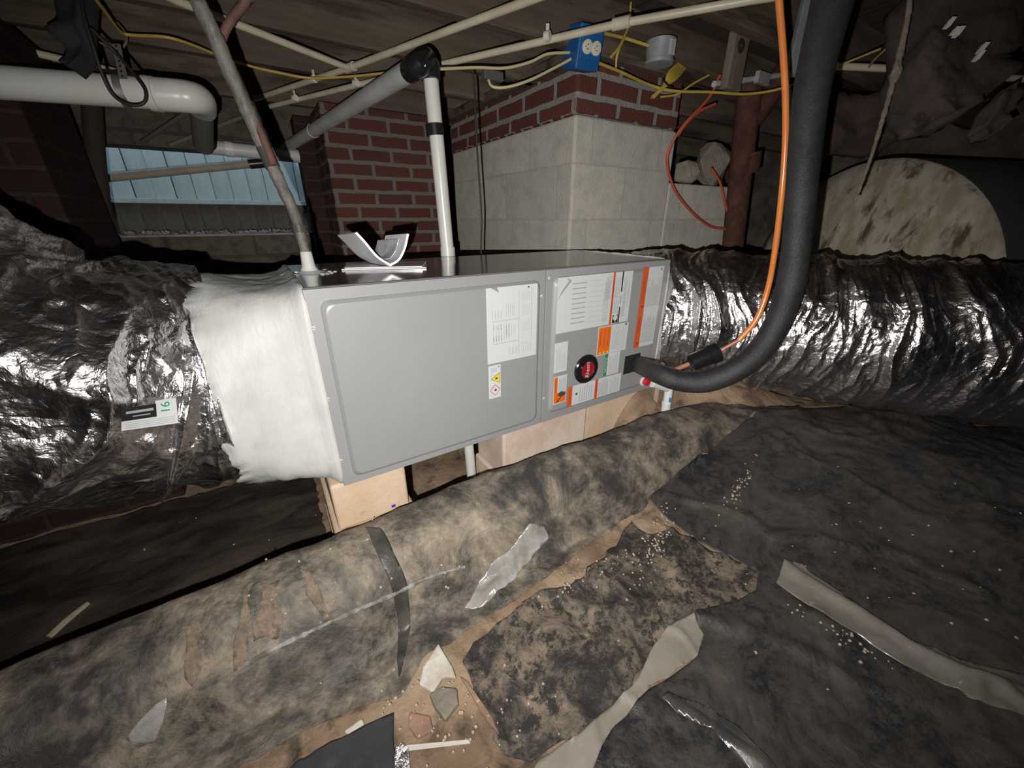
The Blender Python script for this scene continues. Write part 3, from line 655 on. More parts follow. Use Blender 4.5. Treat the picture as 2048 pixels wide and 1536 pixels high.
# folds pressed into the ridge sheet
PF = mat('dark_plastic_fold', (.04,.038,.035), (.085,.075,.06), sc=14, rough=.4, bump=.4, bsc=50, bdist=.004)
TANF = mat('tan_dusty_fold', (.09,.075,.058), (.30,.215,.15), sc=12, nr=.75, lo=.35, rough=.8, bump=.4, bsc=50, bdist=.004, c3=(.07,.06,.05), sc3=22, lo3=.46, hi3=.60)
drape('plastic_fold', W((733,1064),(762,1066),(790,1120),(816,1178),(822,1235),(810,1320),(799,1372),(796,1330),(797,1240),(786,1190),(757,1120)), .013, PF, step=.006, jamp=.002, parent=sh, seed=20, extra=lambda x, y: .004+0*x)
for i, pp in enumerate([((368,1260),(400,1245),(413,1290),(405,1350),(390,1385),(372,1362)), ((490,1180),(512,1168),(505,1240),(495,1340),(470,1350),(470,1290)), ((530,1180),(560,1165),(568,1240),(560,1290),(510,1290),(522,1230)), ((598,1140),(622,1150),(655,1225),(668,1258),(655,1258),(628,1215))]):
    o = drape('dirt_streak', W(*pp), .0075, TANF, step=.006, jamp=.010, parent=sh, seed=30+i, jstep=.02, th=.0008)
# the bright crease along the foot of the ridge
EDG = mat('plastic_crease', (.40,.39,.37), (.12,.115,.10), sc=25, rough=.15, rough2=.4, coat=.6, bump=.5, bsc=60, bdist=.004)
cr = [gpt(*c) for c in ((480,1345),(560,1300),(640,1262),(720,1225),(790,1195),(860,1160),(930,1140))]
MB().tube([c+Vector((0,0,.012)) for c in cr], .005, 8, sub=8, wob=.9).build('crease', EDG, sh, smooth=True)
a, b_ = W((1330,1412),(1520,1540))
drape('crease', W((1318,1410),(1332,1396),(1395,1415),(1470,1462),(1560,1560),(1600,1640),(1540,1640),(1490,1545),(1420,1480),(1350,1440)), .018, mat('shiny_plastic_fold', (.055,.056,.06), (.10,.09,.08), sc=9, rough=.2, rough2=.4, coat=.5, bump=.3, bsc=20), step=.007, extra=bump7(a, b_, .014, .016), jamp=.003, parent=s2, seed=41, jstep=.03)
# debris
WOODS = mat('pale_stick', (.42,.35,.24), (.30,.25,.17), sc=20, rough=.8, stretch=(1,1,1))
a, b_ = gpt(100,1278), gpt(178,1210)
tag(MB().tube([a+Z_*.008, (a+b_)/2+Z_*.012, b_+Z_*.008], [.012,.012,.010], 8).build('wooden_stick', WOODS, smooth=True), 'short pale wooden stick on the dirt below the left duct', 'stick')
BRKC = mat('pinkish_brick_dust', (.33,.20,.14), (.24,.15,.10), sc=12, rough=.95, bump=.5, bsc=40)
WCH = mat('white_plaster', (.60,.56,.50), (.46,.40,.33), sc=14, rough=.9, bump=.4, bsc=40)
def chip(name, pp, th, m, label, cat, lift=.0):
    P = [gpt(*c) for c in pp]; c = sum(P, Vector())/len(P); n = (P[1]-P[0]).cross(P[2]-P[0]).normalized()
    if n.z < 0: n = -n
    zz = max(p.z for p in P)+.008+lift
    return tag(MB().poly([Vector((p.x, p.y, zz-.3*(zz-p.z))) for p in P], (0,0,1), th).build(name, m, bevel=min(th*.4, .004)), label, cat)
chip('plaster_shard', ((878,1296),(906,1345),(914,1368),(888,1368),(868,1400),(840,1384),(848,1350)), .014, WCH, 'white pointed plaster shard lying in the rubble at bottom centre', 'rubble')
chip('stone_chip', ((860,1400),(885,1385),(915,1390),(918,1420),(892,1452),(870,1425)), .016, CON, 'tan flat stone chip just below the white plaster shard', 'rubble')
chip('stone_chip', ((820,1432),(862,1440),(868,1470),(835,1485),(818,1460)), .010, BRKC, 'pinkish flat stone chip left of the paper strip', 'rubble')
chip('paper_strip', ((812,1494),(940,1482),(941,1492),(814,1506)), .001, mat('dull_white_paper', (.55,.52,.47), rough=.8), 'thin white paper strip lying across the rubble at bottom centre', 'paper')
chip('stone_chip', ((690,1470),(726,1444),(732,1456),(700,1480)), .01, WCH, 'cream stone sliver above the slate plastic flap', 'rubble')
chip('stone_chip', ((920,1360),(935,1368),(985,1440),(1000,1480),(975,1450)), .008, BRKC, 'long reddish stone sliver along the edge of the muddy scrap', 'rubble')
FS = mat('foil_scrap', (.8,.78,.78), rough=.2, metal=1, bump=.8, bsc=60, bdist=.01)
chip('foil_scrap', ((790,1500),(805,1488),(818,1500),(822,1540),(800,1560),(786,1540)), .004, FS, 'crumpled silver foil scrap at the very bottom of the view', 'scrap')
PEB = mat('sandy_grit', (.42,.33,.24), (.50,.42,.33), sc=30, rough=.9)
b = MB(); r = random.Random(5)
def grit(b, cx, cy, sx, sy, n, ang=0, s0=.0015, s1=.004):
    for i in range(n):
        u, v = r.gauss(0, 1)*sx, r.gauss(0, 1)*sy; px = cx+u*math.cos(ang)-v*math.sin(ang); py = cy+u*math.sin(ang)+v*math.cos(ang)
        p = gpt(px, py); s = r.uniform(s0, s1); z = gz(p.x, p.y)+.017
        b.lathe((p.x, p.y, z-.001), Vector((r.gauss(0,.4), r.gauss(0,.4), 1)), [(0,s),(s*.9,s*.7)], 5)
grit(b, 1475, 985, 30, 6, 60, -1.05); grit(b, 1310, 1090, 38, 14, 110, -1.2); grit(b, 1200, 1140, 60, 14, 50, -.5); grit(b, 1780, 1190, 260, 130, 60); grit(b, 760, 1130, 280, 60, 40); grit(b, 900, 1440, 90, 50, 70); grit(b, 1690, 1290, 60, 10, 30, .5)
tag(b.build('sandy_grit', PEB), 'scattered sandy grit on the plastic sheets', 'grit', kind='stuff')

# ================================================================ SUPPORT BLOCKS
BLT = mat('tan_concrete_block', (.62,.45,.31), (.68,.52,.38), sc=7, rough=.9, bump=.4, bsc=90, bdist=.004, spec=.15, c3=(.52,.38,.27), sc3=40, lo3=.6, hi3=.7)
BLP = mat('pinkish_concrete_block', (.56,.43,.34), (.66,.56,.47), sc=5, rough=.9, bump=.4, bsc=90, bdist=.004, spec=.15)
def cblock(x0, x1, y0, y1, z0, z1, m, label, holes=True):
    t = MB().box(x0, x1, y0, y1, z0, z1).build('concrete_block', m, bevel=.010, seg=3)
    return tag(t, label, 'concrete block')
cblock(.030, .245, 1.012, 1.42, -.86, bz0-.001, BLT, 'tan concrete block directly under the left end of the air handler')
t2 = cblock(.016, .262, 1.006, 1.43, -1.05, -.861, BLT, 'lower tan concrete block in the stack under the left end')
cblock(.012, .27, 1.00, 1.44, -1.35, -1.051, BLT, 'bottom tan concrete block of the left stack, down in the trench')
cblock(.60, 1.00, 1.012, 1.22, -.90, bz0-.001, BLP, 'pinkish concrete block under the middle of the air handler')
cblock(.59, 1.01, 1.018, 1.23, -1.36, -.901, BLP, 'lower pinkish concrete block under the middle stack')
cblock(1.02, 1.345, 1.045, 1.45, -.90, bz0-.001, BLT, 'wide smooth tan block under the right end of the air handler')
tag(MB().obox(pl(787,1012,1,1.0045), X_, Y_, Z_, .006, .001, .004).build('blue_scrap', mat('blue_plastic', (.04,.04,.4), rough=.4)), 'tiny blue plastic scrap stuck on the left block stack', 'scrap')

# ================================================================ PVC, TRAP
PVC = mat('white_pvc', (.62,.62,.585), (.58,.575,.53), sc=9, rough=.32)
PVCG = mat('grey_white_pvc', (.50,.50,.49), (.42,.415,.40), sc=6, rough=.45)
BLK2 = mat('black_coupling', (.014,.014,.015), rough=.28)
e = Vector((.655,1.62,.47))
t = thing('condensate_riser', (.70,1.62,-.9), 'vertical white condensate pipe with black coupling rising behind the air handler', 'pipe')
low = pl(896,512,1,1.62); mid1 = pl(868,248,1,1.62); mid2 = pl(871,272,1,1.62); top = pl(862,160,1,1.62)
dn = low+(low-top).normalized()*.75
MB().tube([top, dn], .0275, 28, sm=False).build('pipe', PVC, t, smooth=True)
MB().tube([mid1, mid2], .0335, 28, sm=False).build('coupling', BLK2, t, smooth=True)
a = pl(895,494,1,1.62); MB().tube([a, low+Vector((0,0,-.01))], .031, 28, sm=False).build('socket', PVC, t, smooth=True)
hi = pl(835,132,1,1.56); far = at(560,303,2.95)
tp = pl(860,120,1,1.62); d2 = (far-hi).normalized()
eb = MB().tube([pl(861,160,1,1.62), pl(860,140,1,1.62)+Z_*.0, pl(853,120,1,1.605), hi, hi+d2*.06], .0365, 24, sub=6).build('elbow', BLK2, t, smooth=True)
MB().obox(pl(846,128,1,1.54)-Fw*.0, d2, Z_, d2.cross(Z_), .012, .010, .003).build('sticker', WHT, eb)
t = thing('drain_pipe', tuple((hi+far)/2), 'grey white pipe sloping down and away from the black elbow to the left', 'pipe')
MB().tube([hi+d2*.03, far], .034, 28, sm=False).build('pipe', PVCG, t, smooth=True)
m_ = hi.lerp(far, .58); MB().tube([m_, m_+d2*.012], .0355, 28, sm=False).build('joint_ring', PVC, t, smooth=True)
# lower drain under the cabinet
a = pl(934,880,1,1.2); b_ = pl(944,968,1,1.2); dd = (b_-a).normalized()
tag(MB().tube([Vector((a.x, 1.2, bz0-.002)), b_+dd*.12], .0195, 24, sm=False).build('drain_stub', PVC, smooth=True), 'short white drain pipe dropping from the cabinet underside between the blocks', 'pipe')
# trap and fittings at the right end
t = thing('condensate_trap', tuple(pl(1330,790,1,.97)), 'white trap fitting with blue print hanging below the black insulated line', 'pipe fitting')
WF = mat('bright_white_pvc', (.75,.76,.76), rough=.25); BLU = mat('blue_print', (.03,.22,.55), rough=.4)
a = pl(1290,765,1,.985); b_ = pl(1308,768,1,.96); c = pl(1338,778,1,.95); d = pl(1331,826,1,.95)
MB().tube([a, b_], .009, 16, sm=False).build('adapter', mat('ivory_plastic', (.62,.57,.45), rough=.4), t, smooth=True)
MB().tube([b_+(a-b_)*.2, c], .0155, 20, sm=False).build('tee_arm', WF, t, smooth=True)
MB().tube([c+Z_*.02, c, d], .0185, 24, sm=False).build('tee_body', WF, t, smooth=True)
MB().tube([pl(1333,805,1,.95), d+(d-c)*.02], .0205, 24, sm=False).build('cap', WF, t, smooth=True)
f = pl(1340,800,1,.929); MB().obox(f, Rt, (f.cross(Rt)).normalized(), Z_, .005, .0012, .010).build('blue_mark', BLU, t)
for px, py, rr in ((1322,731,.013),(1343,733,.020)):
    q = pl(px, py, 1, 1.0); MB().lathe(q, Vector((.5,-.4,.3)), [(-.01,rr*.5),(0,rr*.9),(.006,rr),(.014,rr*.7),(.017,rr*.2)], 18).build('plug', WF, t, smooth=True)
a = pl(1316,768,1,1.0); b_ = pl(1305,830,1,1.0)
tag(MB().obox((a+b_)/2, Rt, Fw, (a-b_).normalized(), .010, .006, (a-b_).length/2+.02).build('wooden_stake', WOODS, bevel=.002), 'short pale wooden stake standing beside the white trap', 'stake')

# ================================================================ REFRIGERANT LINES
INS = mat('black_foam_insulation', (.020,.020,.021), (.034,.034,.036), sc=10, rough=.5, bump=.5, bsc=220, bdist=.004, spec=.5)
h0 = Vector((pl(1272,727,1,.99).x, .99, pl(1272,727,1,.99).z))
ctrl = [h0+Vector((-.01,.05,.0)), h0, at(1312,745,1.36), at(1360,762,1.30), at(1420,762,1.25), at(1490,728,1.20), at(1545,665,1.17), at(1580,570,1.13), at(1597,450,1.08), at(1608,320,1.0), at(1622,190,.9), at(1643,90,.82), at(1668,-10,.74), at(1692,-130,.665), at(1730,-330,.60), roof(at(1750,-480,.56))]
tag(MB().tube(ctrl, [.033,.034,.035,.035,.035,.036,.036,.036,.036,.037,.037,.037,.037,.037,.037,.037], 32, sub=10).build('insulated_line', INS, smooth=True),
    'thick black foam insulated refrigerant line curving up from the air handler', 'pipe')
COP = mat('orange_coated_tubing', (.72,.20,.045), (.78,.26,.06), sc=6, rough=.28, coat=.3)
COPD = mat('bare_copper', (.50,.22,.15), (.42,.17,.11), sc=20, rough=.4, metal=.3)
t = thing('copper_line', tuple(at(1550,400,1.15)), 'thin bright orange coated line hanging beside the black insulated line', 'pipe')
cl = [at(1448,697,1.30), at(1478,680,1.28), at(1512,640,1.25), at(1535,580,1.22), at(1550,500,1.2), at(1562,400,1.17), at(1570,300,1.12), at(1571,200,1.06), at(1566,100,1.0), at(1558,0,.94), at(1550,-120,.88), roof(at(1545,-150,.86), .02, .03)]
MB().tube(cl[1:], .0085, 18, sub=10).build('tubing', COP, t, smooth=True)
MB().tube([at(1434,706,1.31), cl[0], cl[1]], .0065, 14, sub=6).build('bare_end', COPD, t, smooth=True)
t = thing('filter_drier', tuple(at(1410,715,1.32)), 'black cylindrical filter drier on the copper line beside the foil duct', 'filter drier')
a, b_ = at(1378,728,1.33), at(1440,702,1.31); ax = (b_-a)
L_ = ax.length
MB().lathe(a, ax, [(0,.012),(.008,.03),(L_*.62,.031),(L_*.63,.035),(L_*.93,.035),(L_*.99,.02),(L_,.010)], 28).build('body', mat('drier_black', (.012,.012,.013), rough=.3), t, smooth=True)
MB().tube([b_-ax*.02, b_+ax*.12], .010, 14, sm=False).build('fitting', mat('brass_fitting', (.6,.45,.4), rough=.4, metal=.5), t, smooth=True)
MB().tube([at(1345,742,1.37), a+ax*.03], .008, 14, sm=False).build('stub', COPD, t, smooth=True)

# grey taped cable bundle + mastic seal
TAPE = mat('grey_tape_wrap', (.105,.095,.085), (.20,.185,.165), sc=16, rough=.5, bump=.6, bsc=60, bdist=.006, stretch=(2,2,.6))
TAPD = mat('dark_tape', (.07,.065,.06), rough=.4)
t = thing('wrapped_line_set', (.17,1.12,bz1), 'grey tape wrapped line bundle dropping from the ceiling onto the cabinet top', 'cable bundle')
cb = [roof(at(360,-110,.80), -.03, .0), at(372,-80,.80), at(395,0,.84), at(430,75,.88), at(462,150,.92), at(497,225,.97), at(530,300,1.02), at(562,370,1.05), at(590,430,1.08), at(604,480,1.10), at(614,520,1.11), pl(619,545,2,bz1)]
MB().tube(cb, [.017,.017,.017,.018,.018,.018,.017,.015,.014,.013,.013], 20, sub=10, wob=.14).build('wrap', TAPE, t, smooth=True)
for a, b_ in ((.54,.60),(.76,.80)):
    S_ = spline(cb, 10); n = len(S_); MB().tube(S_[int(a*n):int(b_*n)], .0185, 20, sm=False).build('dark_tape_band', TAPD, t, smooth=True)
b = MB(); q = pl(620,546,2,bz1); S_ = spline(cb, 10)
b.lathe(q, Z_, [(0,.050),(.004,.038),(.008,.024),(.02,.018),(.055,.0155),(.06,.014)], 20)
for i in range(14):
    aa = random.random()*6.28; rr = random.uniform(.03,.085); b.lathe(q+Vector((math.cos(aa)*rr, math.sin(aa)*rr*.8, -.001)), Z_, [(0,random.uniform(.006,.018)),(random.uniform(.004,.009),.004)], 9)
b.build('mastic_seal', MAST, t, smooth=True)
ROOT = mat('red_brown_tube', (.17,.085,.065), (.12,.06,.05), sc=12, rough=.7, bump=.4, bsc=60)
tag(MB().tube([roof(at(510,-80,.87), .02, .02), at(505,-60,.86), at(492,0,.88), at(462,40,.90), at(444,80,.91), at(452,120,.93), at(480,180,.955), at(520,262,.99), at(548,330,1.015)], .0095, 14, sub=8).build('red_brown_cord', ROOT, smooth=True), 'red-brown cord joining the grey wrapped bundle from the right', 'cord')

# ================================================================ MANUAL ON TOP
PAP = mat('glossy_paper', (.72,.72,.74), (.62,.62,.65), sc=10, rough=.25, bump=.15, bsc=10, coat=.4)
PAP2 = mat('clear_bag', (.5,.5,.53), (.32,.32,.35), sc=16, rough=.15, bump=.6, bsc=20, coat=.6)
base = pl(778,541,2,bz1+.002); dv = Vector((base.x, base.y, 0)).normalized(); rv = Vector((dv.y, -dv.x, 0))
t = thing('paper_booklet', tuple(base), 'white booklet bent into a V standing on the cabinet top', 'booklet')
def leaf(pts, dep, th, m, name, back=.10):
    b = MB(); S_ = spline([base+rv*u+Z_*z+dv*dep for u, z in pts], 8); n = len(S_)
    S2 = [p+dv*back-rv*.062-Z_*(p.z-base.z)*.10 for p in S_]; off = []
    for i in range(n):
        tt = (S_[min(i+1,n-1)]-S_[max(i-1,0)]).normalized(); off.append(tt.cross(dv).normalized()*th)
    vs = S_+S2+[p+o for p, o in zip(S_, off)]+[p+o for p, o in zip(S2, off)]
    fs = []
    for i in range(n-1):
        fs += [(i, i+1, n+i+1, n+i), (2*n+i, 3*n+i, 3*n+i+1, 2*n+i+1), (i, 2*n+i, 2*n+i+1, i+1), (n+i, n+i+1, 3*n+i+1, 3*n+i)]
    fs += [(0, n, 3*n, 2*n), (n-1, 3*n-1, 4*n-1, 2*n-1)]
    return b.add(vs, fs).build(name, m, t, smooth=True, angle=35)
leaf([(-.080,.098),(-.060,.072),(-.030,.030),(.006,.004)], 0, .006, PAP, 'left_pages', .13)
leaf([(.006,.004),(.034,.020),(.055,.052),(.070,.094)], 0, .006, PAP, 'right_pages', .13)
leaf([(-.010,.022),(.010,.026),(.028,.048),(.040,.080)], .03, .0015, PAP2, 'plastic_sleeve', .10)
o = thing('papers', tuple(base), 'flat stack of white papers under the bent booklet', 'papers')
p0, p1_ = pl(683,541,2,bz1+.002), pl(853,537,2,bz1+.002); ux = (p1_-p0).normalized(); uy = Vector((-ux.y, ux.x, 0))
for i, (e0, e1, dz) in enumerate(((0,0,0),(.01,.012,.0045))):
    MB().poly([p0+ux*e0+Z_*dz, p1_+ux*(-e1)+Z_*dz, p1_+uy*.15+Z_*dz, p0+uy*.15-ux*.01+Z_*dz], (0,0,1), .0038).build('sheet_bundle', PAP, o, bevel=.001)
t.location.z += .0; 
for ch in t.children: ch.location.z += .008

# ================================================================ CEILING PIPES AND CABLES
CPV = mat('cream_cpvc', (.56,.50,.38), (.48,.42,.31), sc=8, rough=.4)
CLIP = mat('pipe_clip', (.62,.60,.54), rough=.4)
def cpipe(pts, r, label, clips=(), z=.625, tees=()):
    P = [pl(px, py, 2, z) for px, py in pts]
    t = thing('water_pipe', tuple(sum(P, Vector())/len(P)), label, 'pipe')
    MB().tube(P, r, 18, sm=False).build('pipe', CPV, t, smooth=True)
    for px, py in clips:
        c = pl(px, py, 2, z); d = (P[-1]-P[0]).normalized()
        b = MB(); b.tube([c-d*.010, c+d*.010], r*1.3, 16, sm=False); b.obox(c+Z_*.022, d, Z_.cross(d), Z_, .006, .003, .014); b.build('clip', CLIP, t, smooth=True)
    for px, py in tees:
        c = pl(px, py, 2, z); d = (P[-1]-P[0]).normalized(); MB().tube([c-d*.03, c+d*.03], r*1.45, 18, sm=False).build('tee', CPV, t, smooth=True)
    return t
cpipe([(1180,-45),(1060,0),(700,135),(510,198)], .0125, 'upper cream water pipe running diagonally away under the joists', clips=[(628,158)], tees=[(700,135)])
cpipe([(1640,-22),(1500,0),(1240,47),(860,134),(540,213)], .0125, 'lower cream water pipe running diagonally past the blue outlet box', clips=[(1095,72),(712,166),(590,196)], tees=[(1243,46)])
cpipe([(290,-30),(350,0),(420,27),(694,135)], .0125, 'cream water pipe joining the upper pipe at a tee above the drain', clips=[])
cpipe([(-80,70),(0,90),(130,120),(300,158)], .014, 'cream water pipe running above the thick white drain pipe', clips=[], z=.63)
cpipe([(1672,132),(1780,137),(1896,147),(2048,158),(2160,168)], .0135, 'cream water pipe running off to the right behind the twine', clips=[], z=.60)
b = MB(); 
t = thing('steel_conduit', tuple(pl(1530,156,1,1.5)), 'short pale conduit stub behind the orange line', 'pipe')
MB().tube([pl(1428,168,1,1.5), pl(1580,148,1,1.5)], .014, 16, sm=False).build('pipe', PVCG, t, smooth=True)
MB().obox(pl(1525,157,1,1.48), X_, Y_, Z_, .06, .012, .028).build('bracket', mat('galvanised_plate', (.45,.44,.42), (.34,.33,.31), sc=20, rough=.5, metal=.3), t, bevel=.003)
YC = mat('yellow_cable', (.50,.36,.07), (.42,.30,.06), sc=10, rough=.45); CC = mat('cream_cable', (.50,.42,.25), rough=.45)
def cable(pts, r, m, label, name='electric_cable', cat='cable', sub=8, n=10, group=None):
    return tag(MB().tube(pts, r, n, sub=sub).build(name, m, smooth=True), label, cat, group)
A2 = lambda L, z=.61: [pl(x, y, 2, z) if len((x, y)) == 2 else None for x, y in L]
cable(A2([(170,-30),(215,30),(240,62),(262,70),(330,74),(380,88),(440,112),(500,132),(560,146),(620,156),(700,153),(780,145),(860,139)]), .0052, YC, 'yellow cable drooping from top left toward the black elbow')
cable([pl(860,139,1,1.66), pl(950,135,1,1.66), pl(1010,136,1,1.64), pl(1060,124,1,1.62), pl(1095,108,1,1.6), pl(1140,105,1,1.58)], .0055, CC, 'cream cable running from the black elbow into the blue outlet box')
cable([pl(1142,118,1,1.56), pl(1110,135,1,1.58), pl(1060,160,1,1.6), pl(1015,174,1,1.63), pl(985,173,1,1.66), pl(975,155,1,1.68)], .0055, CC, 'cream cable looping below the blue outlet box')
cable([pl(1110,80,1,1.60), pl(1160,72,1,1.56), pl(1190,64,1,1.54), pl(1245,75,1,1.56), pl(1300,92,1,1.52)], .0068, YC, 'yellow cable passing over the blue outlet box to the round grey box')
cable([pl(1192,124,1,1.52), pl(1240,143,1,1.54), pl(1300,170,1,1.56), pl(1350,182,1,1.52), pl(1420,184,1,1.45), pl(1490,188,1,1.38), pl(1550,180,1,1.3), pl(1600,163,1,1.22)], .0062, YC, 'long yellow cable sagging in front of the brick courses to the right')
cable([pl(1262,5,1,1.5), pl(1258,50,1,1.55), pl(1246,78,1,1.54), pl(1234,112,1,1.55), pl(1232,135,1,1.56)], .005, YC, 'short yellow cable crossing vertically right of the outlet box')
cable([pl(1248,76,1,1.535), pl(1238,95,1,1.53), pl(1222,114,1,1.53)], .006, YC, 'stubby cut yellow cable end right of the outlet box')
cable([pl(1418,150,1,1.5), pl(1385,168,1,1.52), pl(1355,188,1,1.54), pl(1322,194,1,1.56)], .005, YC, 'pale yellow cable running behind the coiled bundle')
cable(A2([(1668,134),(1700,122),(1735,108),(1760,98)], .60), .004, YC, 'thin yellow cable above the cream pipe at upper right')
cable(A2([(1738,134),(1750,118),(1772,98)], .59), .004, YC, 'short yellow cable crossing the cream pipe at upper right')
# coiled bundle
t = thing('cable_coil', tuple(pl(1340,165,1,1.55)), 'tied bundle of coiled yellow cable beside the pier bricks', 'cable')
rn = random.Random(3)
for k in range(10):
    o_ = (k-4.5)
    P = [pl(1306+rn.uniform(-4,4), 194+rn.uniform(-4,4), 1, 1.55), pl(1330+o_*.5, 170+o_*.6, 1, 1.545-.002*k), pl(1346+o_*1.9, 150+o_*1.5, 1, 1.54-.002*k), pl(1364+o_*1.6, 131+o_*1.2, 1, 1.545)]
    MB().tube(P, .0030, 8, sub=5).build('strand', YC, t, smooth=True)
MB().tube([pl(1326,158,1,1.525), pl(1334,168,1,1.52), pl(1345,176,1,1.525)], .004, 8).build('tie', BLKG, t, smooth=True)
# blue outlet box
BLB = mat('blue_box_plastic', (.012,.10,.30), (.01,.08,.24), sc=8, rough=.45); IVO = mat('outlet_ivory', (.60,.55,.48), rough=.4)
cpt = pl(1166,98,1,1.56)
t = thing('outlet_box', tuple(cpt), 'blue plastic electrical box with a cream outlet hung under the joist', 'electrical box')
u = (Vector((.93,-.36,0))).normalized(); v_ = Vector((.1,.15,.98)).normalized(); nrm = Vector((.15,-.98,.1)).normalized(); nrm = (Rt*.42-Vector((Fw.x,Fw.y,0)).normalized()*.9-Z_*.22).normalized(); u = (Z_.cross(nrm)).normalized(); v_ = nrm.cross(u)
b = MB(); b.obox(cpt, u, v_, nrm, .058, .072, .055); b.build('box', BLB, t, bevel=.006)
MB().obox(cpt+nrm*.055, u, v_, nrm, .050, .040, .008).build('collar', BLB, t, bevel=.003)
for s_ in (-1, 1):
    c = cpt+nrm*.064+u*(s_*.0215)
    d = MB().lathe(c, nrm, [(-.004,.0235),(.004,.0235),(.005,.021)], 20).build('receptacle', IVO, t, smooth=True)
    b = MB()
    for dz in (-.007,.007): b.obox(c+nrm*.0052+v_*dz, u, v_, nrm, .004, .0012, .0006)
    b.obox(c+nrm*.0052-u*.009, u, v_, nrm, .0018, .0018, .0006); b.build('slot', BLKP, d)
# round grey junction box
jc = pl(1320,108,1,1.50)
t = thing('junction_box', tuple(jc), 'round grey junction box on the joist right of the blue outlet box', 'electrical box')
GB = mat('grey_box_plastic', (.26,.27,.28), (.20,.21,.22), sc=10, rough=.5)
MB().lathe(jc-Z_*.03, Z_, [(0,.060),(.07,.064),(.075,.066)], 32).build('body', GB, t, smooth=True)
MB().lathe(jc-Z_*.042, Z_, [(0,.045),(.002,.062),(.012,.066)], 32).build('cover', GB, t, smooth=True)
MB().obox(jc+Vector((.0,-.064,.008)), X_, Y_, Z_, .016, .006, .028).build('knockout', mat('pale_grey_plastic', (.42,.43,.43), rough=.5), t, bevel=.002)
# plug connector near joist
pc = pl(985,152,1,1.68)
tag(MB().obox(pc, X_, Y_, Z_, .045, .015, .017).build('cable_connector', mat('dull_grey_rubber', (.07,.07,.07), rough=.6), bevel=.005), 'small dark grey cable connector under the joist beside the thin black wire', 'connector')
cable([pl(945,140,1,1.68), pl(949,180,1,1.68), pl(952,260,1,1.68), pl(957,340,1,1.68), pl(963,430,1,1.68), pl(962,500,1,1.68), pl(964,560,1,1.68)], .0038, mat('thin_black_wire', (.02,.014,.013), rough=.6), 'thin black wire hanging in front of the grey block pier', 'hanging_wire', 'wire')
# red cords
RC = mat('red_orange_cord', (.48,.085,.045), (.40,.07,.04), sc=8, rough=.5)
cable([pl(1440,150,1,1.5), pl(1418,195,1,1.52), pl(1372,245,1,1.56), pl(1345,285,1,1.60), pl(1334,325,1,1.62), pl(1350,380,1,1.63), pl(1385,425,1,1.64), pl(1420,452,1,1.64), pl(1450,458,1,1.62)], .0078, RC, 'red-orange cord looping down the pier face to the rusty pipe', 'extension_cord', 'cord')
cable([pl(1430,208,1,1.55), pl(1400,222,1,1.57), pl(1372,248,1,1.58), pl(1355,272,1,1.60)], .0075, RC, 'short red cord branch above the pier hollow', 'extension_cord', 'cord')
cable([pl(1422,336,1,1.66), pl(1440,365,1,1.64), pl(1450,405,1,1.63), pl(1462,450,1,1.64)], .0075, RC, 'red cord piece just left of the rusty iron pipe', 'extension_cord', 'cord')
# block of wood with bolt
WB2 = mat('light_old_wood', (.19,.15,.115), (.14,.105,.08), sc=6, rough=.9, bump=.4, bsc=30, stretch=(3,3,.5))
wc = pl(1470,125,1,1.42)
t = thing('wood_cleat', tuple(wc), 'vertical wooden cleat with a bolt hanging from the joist left of the orange line', 'wood block')
MB().obox(wc, X_, Y_, Z_, .062, .02, .115).build('board', WB2, t, bevel=.006)
MB().lathe(pl(1482,92,1,1.40), Vector((0,-1,0)), [(0,.030),(.003,.028),(.004,.012),(.012,.011)], 18).build('bolt', mat('rusty_bolt', (.06,.035,.025), rough=.7, metal=.4), t, smooth=True)
# grey-blue strut
a, b_ = at(1628,-30,1.25), at(1585,150,1.35)
tag(MB().obox((a+b_)/2, Rt, Fw, (a-b_).normalized(), .026, .012, (a-b_).length/2).build('metal_strut', mat('grey_blue_metal', (.15,.17,.18), (.11,.125,.13), sc=8, rough=.6), bevel=.003), 'grey-blue flat metal strut angled behind the black insulated line', 'strut')
# cast iron stack
IRON = mat('rusty_cast_iron', (.070,.030,.023), (.105,.048,.034), sc=14, rough=.9, bump=.6, bsc=60, c3=(.05,.028,.022), sc3=8, lo3=.5, hi3=.65, spec=.15)
t = thing('cast_iron_stack', tuple(pl(1462,500,1,1.6)), 'rusty reddish cast iron pipe standing at the right edge of the block pier', 'pipe')
a, b_ = pl(1500,170,1,1.6), pl(1458,560,1,1.6); d = (b_-a).normalized()
MB().tube([a-d*.05, b_+d*.3], .068, 28, sm=False).build('pipe', IRON, t, smooth=True)
c = pl(1490,325,1,1.6); MB().tube([c-d*.055, c+d*.06], .088, 28, sm=False).build('hub', IRON, t, smooth=True)
MB().tube([a+d*.10, a+d*.2+Vector((.05,-.02,.05)), a+d*.02+Vector((.24,-.08,.16))], .062, 22).build('branch', IRON, t, smooth=True)
